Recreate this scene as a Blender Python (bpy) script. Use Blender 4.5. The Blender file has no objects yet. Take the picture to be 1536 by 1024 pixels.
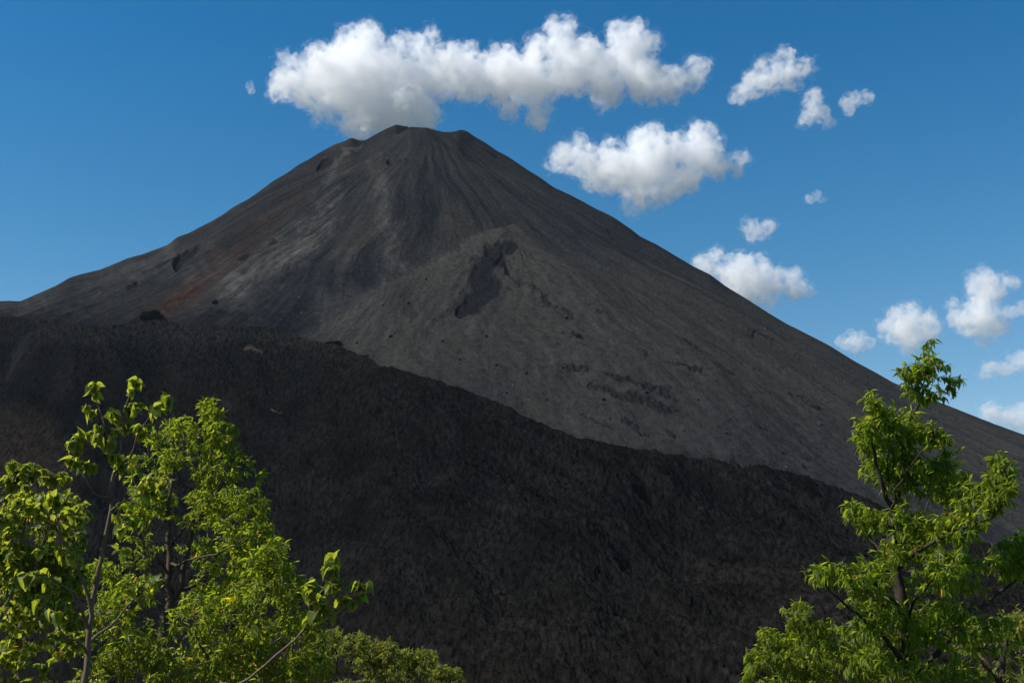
import bpy, bmesh, math, random
import numpy as np
from mathutils import Vector, Matrix

rng = np.random.default_rng(7)
random.seed(7)
SC = bpy.context.scene
COL = SC.collection
R = math.radians

# ------------------------------------------------------------------ camera model
F = 1725.0                    # focal length in 1536-wide pixels
P = math.atan((900 - 512) / F)
CP, SP = math.cos(P), math.sin(P)

def te(px, py):
    """bearing (X/Y) and elevation (Z/Y) of a direction seen at a given picture point"""
    px = np.asarray(px, float); py = np.asarray(py, float)
    a = (px - 768) / F; b = (512 - py) / F
    yy = CP - b * SP
    return a / yy, (SP + b * CP) / yy

def proj(X, Y, Z):
    d = Y * CP + Z * SP
    return 768 + F * X / d, 512 - F * (Z * CP - Y * SP) / d

def at(px, py, Y):
    t, e = te(px, py)
    return Vector((float(t) * Y, Y, float(e) * Y))

cam_d = bpy.data.cameras.new('camera')
cam_d.sensor_width = 36.0
cam_d.lens = 36.0 * F / 1536
cam_d.clip_start = 0.3
cam_d.clip_end = 30000
cam = bpy.data.objects.new('camera', cam_d)
cam.rotation_euler = (R(90) + P, 0, 0)
COL.objects.link(cam)
SC.camera = cam

# ------------------------------------------------------------------ noise
_perm = rng.permutation(256).astype(np.int64)
_perm = np.concatenate([_perm, _perm])
_a = rng.random(256) * 2 * np.pi
_g2 = np.stack([np.cos(_a), np.sin(_a)], 1)
_g3 = rng.normal(size=(256, 3)); _g3 /= np.linalg.norm(_g3, axis=1)[:, None]

_p32 = _perm.astype(np.int32); _gx = _g2[:, 0].astype(np.float32) * 1.5; _gy = _g2[:, 1].astype(np.float32) * 1.5
def noise2(x, y, s=0):
    x = np.asarray(x, np.float32) + np.float32(s * 17.13 % 256); y = np.asarray(y, np.float32) + np.float32(s * 31.7 % 256)
    x, y = np.broadcast_arrays(x, y)
    fi = np.floor(x); fj = np.floor(y)
    fx = x - fi; fy = y - fj
    xi = fi.astype(np.int32) & 255; yi = fj.astype(np.int32) & 255
    y1 = (yi + 1) & 255
    u = fx * fx * fx * (fx * (fx * 6 - 15) + 10); v = fy * fy * fy * (fy * (fy * 6 - 15) + 10)
    pa = _p32.take(xi); pb = _p32.take((xi + 1) & 255)
    gx1 = fx - 1; gy1 = fy - 1
    h = _p32.take(pa + yi); n00 = _gx.take(h) * fx + _gy.take(h) * fy
    h = _p32.take(pb + yi); n10 = _gx.take(h) * gx1 + _gy.take(h) * fy
    n0 = n00 + (n10 - n00) * u
    h = _p32.take(pa + y1); n01 = _gx.take(h) * fx + _gy.take(h) * gy1
    h = _p32.take(pb + y1); n11 = _gx.take(h) * gx1 + _gy.take(h) * gy1
    n1 = n01 + (n11 - n01) * u
    return n0 + (n1 - n0) * v

def noise3(p, s=0):
    p = p + np.array([s * 17.13, s * 31.7, s * 5.3])
    pi = np.floor(p); f = p - pi
    i = pi.astype(np.int64) & 255; j = (i + 1) & 255
    w = f * f * f * (f * (f * 6 - 15) + 10)
    out = 0
    for a in (0, 1):
        for b in (0, 1):
            for c in (0, 1):
                X = j[:, 0] if a else i[:, 0]; Y = j[:, 1] if b else i[:, 1]; Z = j[:, 2] if c else i[:, 2]
                h = _perm[_perm[_perm[X] + Y] + Z]
                d = (_g3[h] * (f - np.array([a, b, c]))).sum(1)
                out = out + d * (w[:, 0] if a else 1 - w[:, 0]) * (w[:, 1] if b else 1 - w[:, 1]) * (w[:, 2] if c else 1 - w[:, 2])
    return out * 1.5

def fbm2(x, y, oct=4, s=0, gain=0.5, lac=2.03):
    a, t = 1.0, 0
    for k in range(oct):
        t = t + a * noise2(x, y, s + k * 3.1)
        x, y = (0.8 * x - 0.6 * y) * lac, (0.6 * x + 0.8 * y) * lac
        a *= gain
    return t

def fbm_plain(x, y, oct=4, s=0, gain=0.5, lac=2.03):
    a, t = 1.0, 0
    for k in range(oct):
        t = t + a * noise2(x, y, s + k * 3.1)
        x, y = x * lac, y * lac
        a *= gain
    return t

def billow(x, y, oct=3, s=0, gain=0.5):
    a, t = 1.0, 0
    for k in range(oct):
        t = t + a * (np.abs(noise2(x, y, s + k * 2.7)) * 2)
        x, y = (0.8 * x - 0.6 * y) * 2.07, (0.6 * x + 0.8 * y) * 2.07
        a *= gain
    return t

def sstep(a, b, x):
    t = np.clip((x - a) / (b - a), 0, 1)
    return t * t * (3 - 2 * t)

def seg_dist(px, py, pts):
    """distance in pixels from points to a polyline, with the radius listed as its third number; returns d / radius"""
    # only points near the stroke are worked out; the rest are simply far
    mr = max(p[2] for p in pts) * 2.4
    x0 = min(p[0] for p in pts) - mr; x1 = max(p[0] for p in pts) + mr; y0 = min(p[1] for p in pts) - mr; y1 = max(p[1] for p in pts) + mr
    sel = (px > x0) & (px < x1) & (py > y0) & (py < y1)
    out = np.full(px.shape, 9.0, np.float32)
    if not sel.any(): return out
    px = px[sel]; py = py[sel]
    best = np.full(px.shape, 1e9)
    for (x0, y0, r0), (x1, y1, r1) in zip(pts[:-1], pts[1:]):
        dx, dy = x1 - x0, y1 - y0
        t = np.clip(((px - x0) * dx + (py - y0) * dy) / (dx * dx + dy * dy), 0, 1)
        d = np.hypot(px - x0 - t * dx, py - y0 - t * dy) / (r0 + (r1 - r0) * t)
        best = np.minimum(best, d)
    out[sel] = np.minimum(best, 9.0)
    return out

# ------------------------------------------------------------------ object helpers
def mesh_np(name, verts, faces_flat, loop_n, smooth=True):
    me = bpy.data.meshes.new(name)
    nv = len(verts); nl = len(faces_flat); nf = len(loop_n)
    me.vertices.add(nv); me.vertices.foreach_set('co', np.ascontiguousarray(verts, dtype=np.float32).ravel())
    me.loops.add(nl); me.loops.foreach_set('vertex_index', np.ascontiguousarray(faces_flat, dtype=np.int32))
    me.polygons.add(nf)
    st = np.concatenate([[0], np.cumsum(loop_n)[:-1]]).astype(np.int32)
    me.polygons.foreach_set('loop_start', st)
    me.polygons.foreach_set('use_smooth', np.full(nf, smooth))
    me.update(calc_edges=True)
    me.validate()
    return me

def attr_color(me, name, rgb):
    a = me.color_attributes.new(name, 'FLOAT_COLOR', 'POINT')
    c = np.ones((len(rgb), 4), np.float32); c[:, :3] = rgb
    a.data.foreach_set('color', c.ravel())

def attr_float(me, name, v):
    a = me.attributes.new(name, 'FLOAT', 'POINT')
    a.data.foreach_set('value', np.ascontiguousarray(v, np.float32).ravel())

def link(name, me, mat=None, parent=None):
    o = bpy.data.objects.new(name, me)
    COL.objects.link(o)
    if mat: me.materials.append(mat)
    if parent: o.parent = parent
    return o

def tag(o, label=None, cat=None, group=None, kind=None):
    for k, v in (('label', label), ('category', cat), ('group', group), ('kind', kind)):
        if v: o[k] = v
    return o

def grid_mesh(name, X, Y, Z):
    nr, nc = X.shape
    v = np.stack([X, Y, Z], -1).reshape(-1, 3)
    i = np.arange(nr * nc).reshape(nr, nc)
    q = np.stack([i[:-1, :-1], i[:-1, 1:], i[1:, 1:], i[1:, :-1]], -1).reshape(-1)
    nf = (nr - 1) * (nc - 1)
    return mesh_np(name, v, q, np.full(nf, 4))

class NT:
    """small node-tree helper"""
    def __init__(s, name, tree=None):
        if tree is None:
            s.mat = bpy.data.materials.new(name); s.mat.use_nodes = True; tree = s.mat.node_tree
        s.t = tree; s.t.nodes.clear()
    def n(s, typ, **kw):
        nd = s.t.nodes.new(typ)
        for k, v in kw.items():
            if k in nd.inputs: s.set(nd.inputs[k], v)
            else: setattr(nd, k, v)
        return nd
    def set(s, inp, v):
        if hasattr(v, 'is_output') or isinstance(v, bpy.types.NodeSocket): s.t.links.new(v, inp)
        else: inp.default_value = v
    def l(s, a, b): s.t.links.new(a, b)
    def math(s, op, a, b=0.0, clamp=False):
        nd = s.t.nodes.new('ShaderNodeMath'); nd.operation = op; nd.use_clamp = clamp
        s.set(nd.inputs[0], a); s.set(nd.inputs[1], b); return nd.outputs[0]
    def mixc(s, f, a, b, mode='MIX'):
        nd = s.t.nodes.new('ShaderNodeMix'); nd.data_type = 'RGBA'; nd.blend_type = mode
        s.set(nd.inputs[0], f); s.set(nd.inputs[6], a); s.set(nd.inputs[7], b); return nd.outputs[2]
    def ramp(s, f, stops):
        nd = s.t.nodes.new('ShaderNodeValToRGB')
        el = nd.color_ramp.elements
        while len(el) < len(stops): el.new(0.5)
        for e, (p, c) in zip(el, stops):
            e.position = p; e.color = (*c, 1) if len(c) == 3 else c
        s.set(nd.inputs[0], f); return nd.outputs[0]
# ------------------------------------------------------------------ the volcano: smooth shape
YC = 1500.0
XC = float(te(640, 200)[0]) * YC
SKY_R = [(700, 197), (730, 212), (760, 232), (810, 264), (870, 298), (950, 345), (1040, 400), (1150, 470), (1250, 525), (1340, 577), (1450, 622), (1536, 655), (1650, 690), (1800, 730), (2000, 770), (2300, 800)]
SKY_L = [(590, 188), (560, 198), (525, 208), (495, 222), (440, 258), (380, 298), (330, 328), (270, 355), (190, 395), (100, 425), (30, 455), (-60, 480), (-150, 505), (-250, 530), (-400, 560), (-700, 600)]

def profile(pts, sgn):
    rr, hh = [], []
    for px, py in pts:
        t, e = te(px, py); t = float(t); e = float(e)
        r = (t * YC - XC) / (sgn * 0.866 + 0.5 * t)
        rr.append(r); hh.append(e * (YC - 0.5 * r))
    return np.array(rr), np.array(hh)
rR, hR = profile(SKY_R, 1)
rL, hL = profile(SKY_L, -1)
rR = np.concatenate([[0], rR]); hR = np.concatenate([[hR[0] - 30], hR])      # a shallow crater behind the rim
rL = np.concatenate([[0], rL]); hL = np.concatenate([[hL[0] - 30], hL])
def smooth_prof(r, h):
    g = np.linspace(0, 2600, 1301)
    v = np.interp(g, r, h)
    k = np.exp(-np.linspace(-2, 2, 25) ** 2); k /= k.sum()
    v2 = np.convolve(np.pad(v, 12, mode='edge'), k, mode='valid')
    return g, v2
gR, vR = smooth_prof(rR, hR)
gL, vL = smooth_prof(rL, hL)

gF, vF = smooth_prof(np.array([0, 60, 500, 900, 1050, 1300, 1500, 2600]), np.array([565, 600, 316, 84, 12, -30, -40, -40]))
A2 = at(772, 352, 1.0)          # direction of the head of the debris fan
def cone_base(X, Y):
    dx, dy = X - XC, Y - YC
    r = np.hypot(dx, dy); th = np.arctan2(dx, -dy)      # 0 towards the camera
    w = 0.5 + 0.5 * np.sin(th)
    w = sstep(0, 1, w)
    h = np.interp(r, gR, vR) * w + np.interp(r, gL, vL) * (1 - w)
    # the face towards the camera runs out on to the plain
    wf = sstep(0.22, 0.95, np.cos(th))
    h = h * (1 - wf) + np.interp(r, gF, vF) * wf
    return h, r, th

def smax(a, b, k):
    d = np.clip(0.5 + 0.5 * (b - a) / k, 0, 1)
    return a * (1 - d) + b * d + k * d * (1 - d)

# where the fan's head lies on the cone
_ys = np.linspace(YC - 60, 600, 3000)
_h, _, _ = cone_base(A2.x * _ys, _ys)
_k = np.argmax(_h / _ys < A2.z)
FX, FY, FZ = A2.x * _ys[_k], _ys[_k], _h[_k]

def cone(X, Y):
    h, r, th = cone_base(X, Y)
    dx, dy = X - FX, -(Y - FY)
    rho = np.hypot(dx, dy); fa = np.arctan2(dx, dy)
    slope = 0.555 + 0.06 * sstep(0.2, 1.4, np.abs(fa)) + 0.5 * sstep(1.3, 2.2, np.abs(fa))
    fan = FZ + 8 - slope * rho + 4 * np.exp(-(rho / 60) ** 2)
    fan = fan + 14 * sstep(60, 260, rho) * sstep(700, 420, rho) * np.exp(-((fa - 0.15) / 0.9) ** 2)
    return smax(h, fan, 5.0), r, th, rho, fa, fan - h

def skyline(pts):
    t, e = te([p[0] for p in pts], [p[1] for p in pts])
    o = np.argsort(t); return t[o], e[o]
SKY_FINE = [(-700, 600), (-400, 560), (-250, 530), (-150, 505), (-60, 470), (-25, 452), (0, 453), (12, 452), (30, 453), (37, 450), (60, 440), (85, 429), (104, 417), (120, 412), (150, 405), (163, 400), (175, 395), (192, 388), (215, 382), (236, 374), (252, 368), (266, 356), (284, 350), (300, 341), (318, 332), (335, 322),
  (350, 311), (372, 299), (392, 285), (410, 272), (428, 262), (447, 248), (463, 239), (480, 228), (500, 217), (516, 212), (527, 206), (540, 211), (549, 210), (562, 202), (580, 193), (595, 186.5), (603, 189), (620, 190.5), (640, 192), (655, 196), (664, 198), (680, 198), (690, 194.5), (700, 196.5), (712, 205), (728, 214), (745, 226),
  (762, 235), (790, 254), (812, 268), (830, 281), (860, 295), (890, 311), (920, 326), (948, 345), (960, 355), (985, 367), (1010, 382), (1040, 400), (1065, 412), (1090, 431), (1120, 449), (1150, 468), (1180, 486), (1210, 501), (1245, 519), (1280, 541), (1310, 557), (1340, 574), (1380, 592), (1420, 608), (1450, 620), (1490, 636),
  (1536, 653), (1600, 676), (1700, 706), (1800, 730), (2000, 770), (2300, 800)]
SKY_BROAD = [(p[0], p[1]) for p in SKY_FINE[::4]] + [SKY_FINE[-1]]
sbt, sbe = skyline(SKY_BROAD)
sft, sfe = skyline(SKY_FINE)

# columns: bearings; wider than the picture so that the place holds up from a step aside
NC = 1750
colx = np.linspace(-330, 1866, NC)
TC = te(colx, 600)[0]
dense = np.linspace(330, 2300, 900)[:, None]
Hd = cone(TC[None, :] * dense, np.broadcast_to(dense, (900, NC)))[0]
Ed = Hd / dense
E0 = Ed.max(0)
kk = np.hanning(81); kk /= kk.sum()
EB = np.interp(TC, sbt, sbe)
EB = np.convolve(np.pad(EB, 40, mode='edge'), kk, mode='valid')
EF = np.interp(TC, sft, sfe)
EF = np.convolve(np.pad(EF, 4, mode='edge'), np.hanning(11)[1:-1] / np.hanning(11).sum(), mode='valid')
kw = np.hanning(241); kw /= kw.sum()
corr_b = np.convolve(np.pad(EB - E0, 120, mode='edge'), kw, mode='valid')
corr_f = EF - E0 - corr_b
def apply_sky(T, Y, H):
    """T index columns; bend the height so that the skyline keeps the true outline of the mountain"""
    e = H / Y
    q = np.clip(e / E0[None, :], 0, 1)
    e = e + corr_b[None, :] * sstep(0.25, 1.0, q) + corr_f[None, :] * sstep(0.93, 0.998, q)
    return e * Y
Hd2 = apply_sky(TC, dense, Hd); Ed2 = Hd2 / dense
imax = Ed2.argmax(0)

# lava edge: the line where the black field lies against the ash
EDGE = [(-700, 520), (-330, 500), (-150, 482), (0, 474), (60, 480), (110, 488), (160, 490), (200, 484), (240, 480), (280, 488), (340, 492), (390, 490), (430, 497), (480, 512), (520, 520), (556, 534), (572, 549), (600, 553), (650, 566), (690, 582), (740, 600), (800, 630), (860, 654), (900, 662), (950, 672), (1000, 679),
   (1050, 686), (1100, 690), (1150, 699), (1200, 712), (1250, 728), (1330, 760), (1420, 792), (1536, 832), (1700, 870), (1900, 890), (2300, 895)]
EDGE = [(a, b + (3 if a < 430 else 6)) for a, b in EDGE]
et_, ee_ = skyline(EDGE)
EE = np.interp(TC, et_, ee_)
YB = np.empty(NC)
for c in range(NC):
    col = Ed2[:imax[c] + 1, c]
    k = np.searchsorted(np.maximum.accumulate(col), EE[c])
    k = min(max(k, 1), len(col) - 1)
    YB[c] = dense[k, 0]
kk2 = np.hanning(25); kk2 /= kk2.sum()
YB = np.convolve(np.pad(YB, 12, mode='edge'), kk2, mode='valid')
YB = np.clip(YB, 400, 1350)

# rows of the cone: even steps in elevation on the near side, a few on the far side
NR1, NR2 = 540, 50
rows = np.empty((NR1 + NR2, NC))
for c in range(NC):
    k0 = np.searchsorted(dense[:, 0], YB[c] - 60); k0 = max(k0, 0)
    k1 = max(imax[c], k0 + 12)
    ys = dense[k0:k1 + 1, 0]; es = np.maximum.accumulate(Ed2[k0:k1 + 1, c]) + np.linspace(0, 0.02, k1 - k0 + 1)
    rows[:NR1, c] = np.interp(np.linspace(es[0], es[-1], NR1), es, ys)
    rows[NR1:, c] = ys[-1] + (2450 - ys[-1]) * np.linspace(0.01, 1, NR2) ** 1.6
ks = np.hanning(9); ks /= ks.sum()
rows = np.apply_along_axis(lambda v: np.convolve(np.pad(v, 4, mode='edge'), ks, mode='valid'), 1, rows)
Yg = rows; Xg = TC[None, :] * Yg
Hg, rg, thg, rho, fa, fdiff = cone(Xg, Yg)
Hg = apply_sky(TC, Yg, Hg)
pxg, pyg = proj(Xg, Yg, Hg)

def stroke0(pts): return sstep(1.8, 0.0, seg_dist(pxg, pyg, pts))
# relief of the ash slopes
arc = thg * np.clip(rg, 60, 900)
thg = thg + 0.013 * fbm2(Xg / 90, Hg / 90, 3, 2) + 0.0
s1 = fbm2(thg * 7, rg / 500, 3, 1)
gul = fbm_plain(thg * 22, rg / 420, 3, 5)
fine = fbm_plain(thg * 90, rg / 130, 3, 9)
grit = fbm2(Xg / 6, Yg / 9, 3, 12)
leftside = sstep(700, 420, pxg)
env = sstep(20, 320, rg)
D = env * (6 * s1 + (1.1 + 1.3 * leftside) * gul + (0.12 + 0.3 * leftside) * fine) + 0.35 * grit * np.clip(rg / 200, .3, 1)
fanm = sstep(1.05, 0.75, seg_dist(pxg, pyg, [(765, 400, 45), (700, 500, 130), (860, 620, 260)]))
onfan = sstep(-5, 5, fdiff + 2.5 * fbm2(Xg / 25, Yg / 25, 3, 23)) * sstep(560, 380, rho)
D = D + 2.5 * stroke0([(642, 196, 5), (690, 222, 6), (735, 255, 8), (800, 305, 10), (860, 350, 10)])
D = D * (1 - 0.45 * fanm) + fanm * (1.2 * fbm2(Xg / 40, Yg / 60, 4, 21))

wob = 9 * fbm2(pxg / 26, pyg / 26, 3, 30); wob2 = 9 * fbm2(pxg / 26, pyg / 26, 3, 34)
qx, qy = pxg + wob, pyg + wob2
red = 0; pale = 0; dark = 0; rough = 0; dep = 0
def stroke(pts, a=1.15, b=0.5, q=None):
    X_, Y_ = (qx, qy) if q is None else q
    return sstep(a, b, seg_dist(X_, Y_, pts))
thw = thg + 0.022 * fbm2(Xg / 35, Hg / 35, 3, 44)
fil = np.clip(0.5 + 0.9 * fbm_plain(thw * 130, rg / 60, 3, 45), 0, 1)
strk = 0.5 + 0.5 * np.clip(1.1 * fbm_plain(thg * 60, rg / 110, 3, 41) + 0.9 * fbm2(pxg / 16, pyg / 14, 4, 43), -1, 1)
red = 0.75 * stroke([(500, 235, 7), (450, 285, 9), (400, 335, 13), (340, 385, 16), (300, 420, 17), (250, 455, 16), (210, 482, 11)], 1.6, 0.2) * (0.45 + 0.8 * strk)
red = red + 0.7 * stroke([(300, 430, 9), (240, 462, 13), (215, 482, 10)], 1.5, 0.3) * (0.5 + 0.6 * strk) + 0.75 * stroke([(158, 468, 4), (152, 484, 7)], 1.8, 0.4) + 0.5 * stroke([(520, 218, 7), (500, 240, 8)], 1.5, 0.3)
pale = stroke([(500, 250, 10), (490, 320, 22), (430, 375, 34), (350, 440, 30)], 1.5, 0.1) * (0.15 + 0.75 * strk)
pale = pale + 0.7 * stroke([(560, 240, 12), (575, 310, 22), (590, 400, 22)], 1.5, 0.1) * strk + 0.4 * stroke([(130, 440, 16), (200, 420, 22), (260, 380, 20)], 1.5, 0.1) * strk
pale = pale * (0.35 + 1.1 * fil)
pale = pale + 0.8 * fil * stroke([(420, 370, 10), (450, 385, 18), (440, 400, 12)], 1.5, 0.1) * strk
tan = 0.5 * stroke([(518, 226, 4), (533, 219, 4)], 1.3, 0.4) + 0.5 * stroke([(505, 243, 5), (520, 232, 4)], 1.5, 0.4)
tan = tan + 0.4 * sstep(0.35, 0.7, fbm2(pxg / 4.5, pyg / 3, 3, 50)) * stroke([(400, 497, 5), (440, 485, 7), (500, 455, 4), (560, 440, 4), (610, 420, 3), (650, 402, 2)], 1.8, 0.2)
center = stroke([(600, 290, 8), (605, 370, 14), (600, 450, 26)], 1.6, 0.2)
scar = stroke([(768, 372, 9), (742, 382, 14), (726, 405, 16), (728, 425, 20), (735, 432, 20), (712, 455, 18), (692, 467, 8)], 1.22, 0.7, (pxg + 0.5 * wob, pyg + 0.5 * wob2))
scar_edge = stroke([(757, 352, 4), (735, 370, 4), (710, 395, 4), (703, 420, 4), (690, 450, 5), (665, 470, 5), (640, 490, 6)], 1.4, 0.5)
rim = stroke([(752, 385, 3), (755, 402, 5), (772, 416, 4)], 1.3, 0.4) 
rim2 = stroke([(775, 418, 3), (800, 432, 3), (820, 455, 4), (850, 470, 5)], 1.5, 0.4)
spots = 0
for pl in ([(885, 578, 4), (905, 588, 6), (930, 598, 7)], [(925, 597, 6), (950, 600, 9), (975, 606, 6)], [(975, 612, 4), (990, 618, 7), (1012, 622, 6)], [(905, 562, 2), (925, 570, 4), (950, 578, 4)], [(952, 578, 4), (975, 585, 5), (1000, 590, 5)], [(985, 594, 4), (1015, 605, 3)],
           [(1000, 545, 2), (1030, 550, 3), (1052, 555, 4)], [(868, 622, 1.5), (890, 634, 2.5), (915, 645, 2)], [(938, 637, 5), (952, 643, 4)], [(955, 648, 4), (975, 656, 3)], [(994, 652, 2), (1015, 660, 2.5)],
           [(855, 550, 4), (878, 556, 5)], [(862, 505, 4), (870, 508, 4)], [(1022, 505, 2), (1038, 515, 4), (1045, 522, 2)], [(1070, 540, 2), (1100, 555, 3)], [(895, 472, 3), (900, 476, 3)], [(905, 346, 1.5), (920, 354, 2.5)], [(725, 222, 1.5), (745, 235, 2.5)], [(690, 228, 2), (705, 236, 3)], [(700, 240, 2), (712, 245, 2)],
           [(592, 240, 1.5), (612, 242, 2)], [(355, 383, 2), (365, 380, 4), (372, 378, 3)], [(405, 362, 2), (415, 358, 3)], [(192, 435, 3), (200, 432, 4)], [(965, 530, 3), (968, 536, 3)], [(846, 500, 2), (850, 503, 2)], [(1120, 500, 1.5), (1160, 515, 2)], [(1180, 575, 1.5), (1230, 600, 2)], [(1140, 640, 2), (1150, 644, 2)], [(640, 190, 3), (660, 215, 3), (672, 225, 2)]):
    spots = np.maximum(spots, stroke(pl, 1.35, 0.6, (pxg + 0.45 * wob, pyg + 0.45 * wob2)))
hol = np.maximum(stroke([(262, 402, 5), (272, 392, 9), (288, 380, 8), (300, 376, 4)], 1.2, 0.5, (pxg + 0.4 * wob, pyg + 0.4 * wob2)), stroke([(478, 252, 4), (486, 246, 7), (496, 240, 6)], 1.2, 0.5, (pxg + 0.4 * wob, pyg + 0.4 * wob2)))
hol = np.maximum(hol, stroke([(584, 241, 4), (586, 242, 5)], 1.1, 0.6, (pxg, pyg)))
speck = sstep(0.62, 0.85, fbm2(pxg / 9, pyg / 6, 3, 61)) * sstep(470, 520, pyg) + sstep(0.8, 1.0, fbm2(pxg / 8, pyg / 6, 3, 65))
chunk = billow(Xg / 4.5, Yg / 9, 3, 70)
D = D - 2.2 * scar + 0.15 * scar * chunk - 2 * rim - 5 * hol + 1.0 * spots * (chunk - 0.9) + 0.5 * scar_edge * (chunk - 0.6) + 1.2 * rim2 * (chunk - 0.6) + 0.5 * speck * (chunk - 0.5)
# the debris fan keeps low chutes
D = D + fanm * 1.3 * np.abs(fbm_plain(fa * 14, rho / 160, 3, 80))
# the slope rises and falls at right angles to itself mostly upward
cap = np.where(np.arange(NR1 + NR2)[:, None] >= NR1, 0.0, 1.0)
q = (Hg / Yg) / np.maximum(EF[None, :], 1e-3)
skyd = 1 - 0.7 * sstep(0.955, 0.995, q)
Zg = Hg + D * skyd - 0.7 * np.clip(YB[None, :] + 2 - Yg, 0, None)
# tuck its lower hem under the lava
vol_me = grid_mesh('mountain', Xg, Yg, Zg)

ash = np.array([0.0285, 0.0288, 0.0298]); ashw = np.array([0.0410, 0.0385, 0.0345]); ashb = np.array([0.0190, 0.0215, 0.0260])
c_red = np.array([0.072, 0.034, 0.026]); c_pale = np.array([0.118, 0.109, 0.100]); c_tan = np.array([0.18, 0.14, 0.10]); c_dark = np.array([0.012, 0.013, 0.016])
def mix(a, b, t): return a + (b - a) * np.clip(t, 0, 1)[..., None]
C = np.broadcast_to(ash, (*Xg.shape, 3))
C = mix(C, ashw, sstep(-0.5, 0.7, fbm2(Xg / 170, Yg / 220, 3, 90)) * 0.8)
C = mix(C, ashb, 0.75 * sstep(0, 0.7, fbm_plain(thg * 16, rg / 300, 3, 95)))
C = mix(C, ashw * 1.12, 0.75 * onfan)
C = mix(C, c_pale * 0.8, 0.35 * np.exp(-(fdiff / 5.0) ** 2) * sstep(560, 380, rho) * sstep(790, 700, pxg) * fil)
C = mix(C, np.array([0.0150, 0.0168, 0.0200]), 0.42 * (1 - onfan) * stroke([(640, 330, 30), (640, 390, 55), (580, 450, 55), (480, 480, 40)], 1.3, 0.3))
C = mix(C, c_pale, 0.33 * strk * leftside * sstep(520, 440, pyg) * sstep(-0.1, 0.5, fbm2(pxg / 90, pyg / 70, 3, 97)))
C = mix(C, c_pale, 0.68 * pale)
C = mix(C, c_red, 0.6 * red * (0.35 + 0.9 * fil) * sstep(180, 420, pyg) + 0.22 * red * fil)
C = mix(C, c_dark, 0.35 * center)
C = mix(C, c_tan * 0.8, tan * (0.3 + fil))
C = mix(C, c_dark, np.maximum(np.maximum(0.9 * scar, 0.5 * scar_edge), np.maximum(np.maximum(0.5 * rim2, 0.7 * spots), np.maximum(0.8 * hol, rim))))  # hol: shadow in the hollows put into the colour, besides the relief
C = mix(C, c_dark, 0.55 * speck)
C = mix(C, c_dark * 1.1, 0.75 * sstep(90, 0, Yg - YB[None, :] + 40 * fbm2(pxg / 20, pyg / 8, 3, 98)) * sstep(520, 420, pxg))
sk2 = sstep(0.95, 1.15, fbm2(pxg / 5, pyg / 4, 3, 99))
C = mix(C, c_tan, 0.5 * sk2)
g = 1 + 0.22 * fbm_plain(thg * 160, rg / 45, 3, 101) + 0.16 * fbm2(Xg / 5, Yg / 8, 3, 103)
C = C * np.clip(g + 0.16 * fbm2(Xg / 2.6, Yg / 5, 2, 105) + 0.16 * rng.standard_normal(Xg.shape), 0.4, 2.0)[..., None]
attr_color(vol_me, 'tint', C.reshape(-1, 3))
uv = vol_me.attributes.new('flow', 'FLOAT_VECTOR', 'POINT')
uv.data.foreach_set('vector', np.stack([thg * 400, rg, Zg], -1).astype(np.float32).ravel())

def ground_mat(name, bump_scale, bump_dist, flow=False, rough=0.95):
    m = NT(name)
    out = m.n('ShaderNodeOutputMaterial'); b = m.n('ShaderNodeBsdfDiffuse'); m.l(b.outputs[0], out.inputs[0])
    b.inputs['Roughness'].default_value = rough
    a = m.n('ShaderNodeAttribute', attribute_name='tint')
    tc = m.n('ShaderNodeTexCoord')
    vec = tc.outputs['Object']
    n1 = m.n('ShaderNodeTexNoise', Scale=bump_scale, Detail=6.0, Roughness=0.65); m.l(vec, n1.inputs['Vector'])
    n2 = m.n('ShaderNodeTexNoise', Scale=bump_scale * 5, Detail=4.0, Roughness=0.7); m.l(vec, n2.inputs['Vector'])
    f = m.math('ADD', m.math('MULTIPLY', n1.outputs[0], 0.9), m.math('MULTIPLY', n2.outputs[0], 0.5))
    if flow:
        fl = m.n('ShaderNodeAttribute', attribute_name='flow')
        mp = m.n('ShaderNodeMapping'); mp.inputs['Scale'].default_value = (0.35, 0.035, 0.0); m.l(fl.outputs['Vector'], mp.inputs['Vector'])
        n3 = m.n('ShaderNodeTexNoise', Scale=1.0, Detail=5.0, Roughness=0.6); m.l(mp.outputs[0], n3.inputs['Vector'])
        f = m.math('ADD', f, m.math('MULTIPLY', n3.outputs[0], 0.9))
        f = m.math('MULTIPLY', f, 0.62)
    k = m.math('ADD', m.math('MULTIPLY', f, 0.9), 0.35)
    col = m.mixc(1.0, a.outputs['Color'], k, 'MULTIPLY')
    m.l(col, b.inputs['Color'])
    bp = m.n('ShaderNodeBump', Strength=0.8, Distance=bump_dist); m.l(f, bp.inputs['Height']); m.l(bp.outputs[0], b.inputs['Normal'])
    return m.mat
M_ash = ground_mat('volcanic_ash', 0.22, 2.4, True)
volcano = tag(link('mountain', vol_me, M_ash), kind='structure', label='dark grey ash cone of the volcano')

# ------------------------------------------------------------------ lava field
NL = 620
Y0 = 0.64 * YB[None, :]
zb = EE * YB
z0 = -0.095 * Y0
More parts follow.
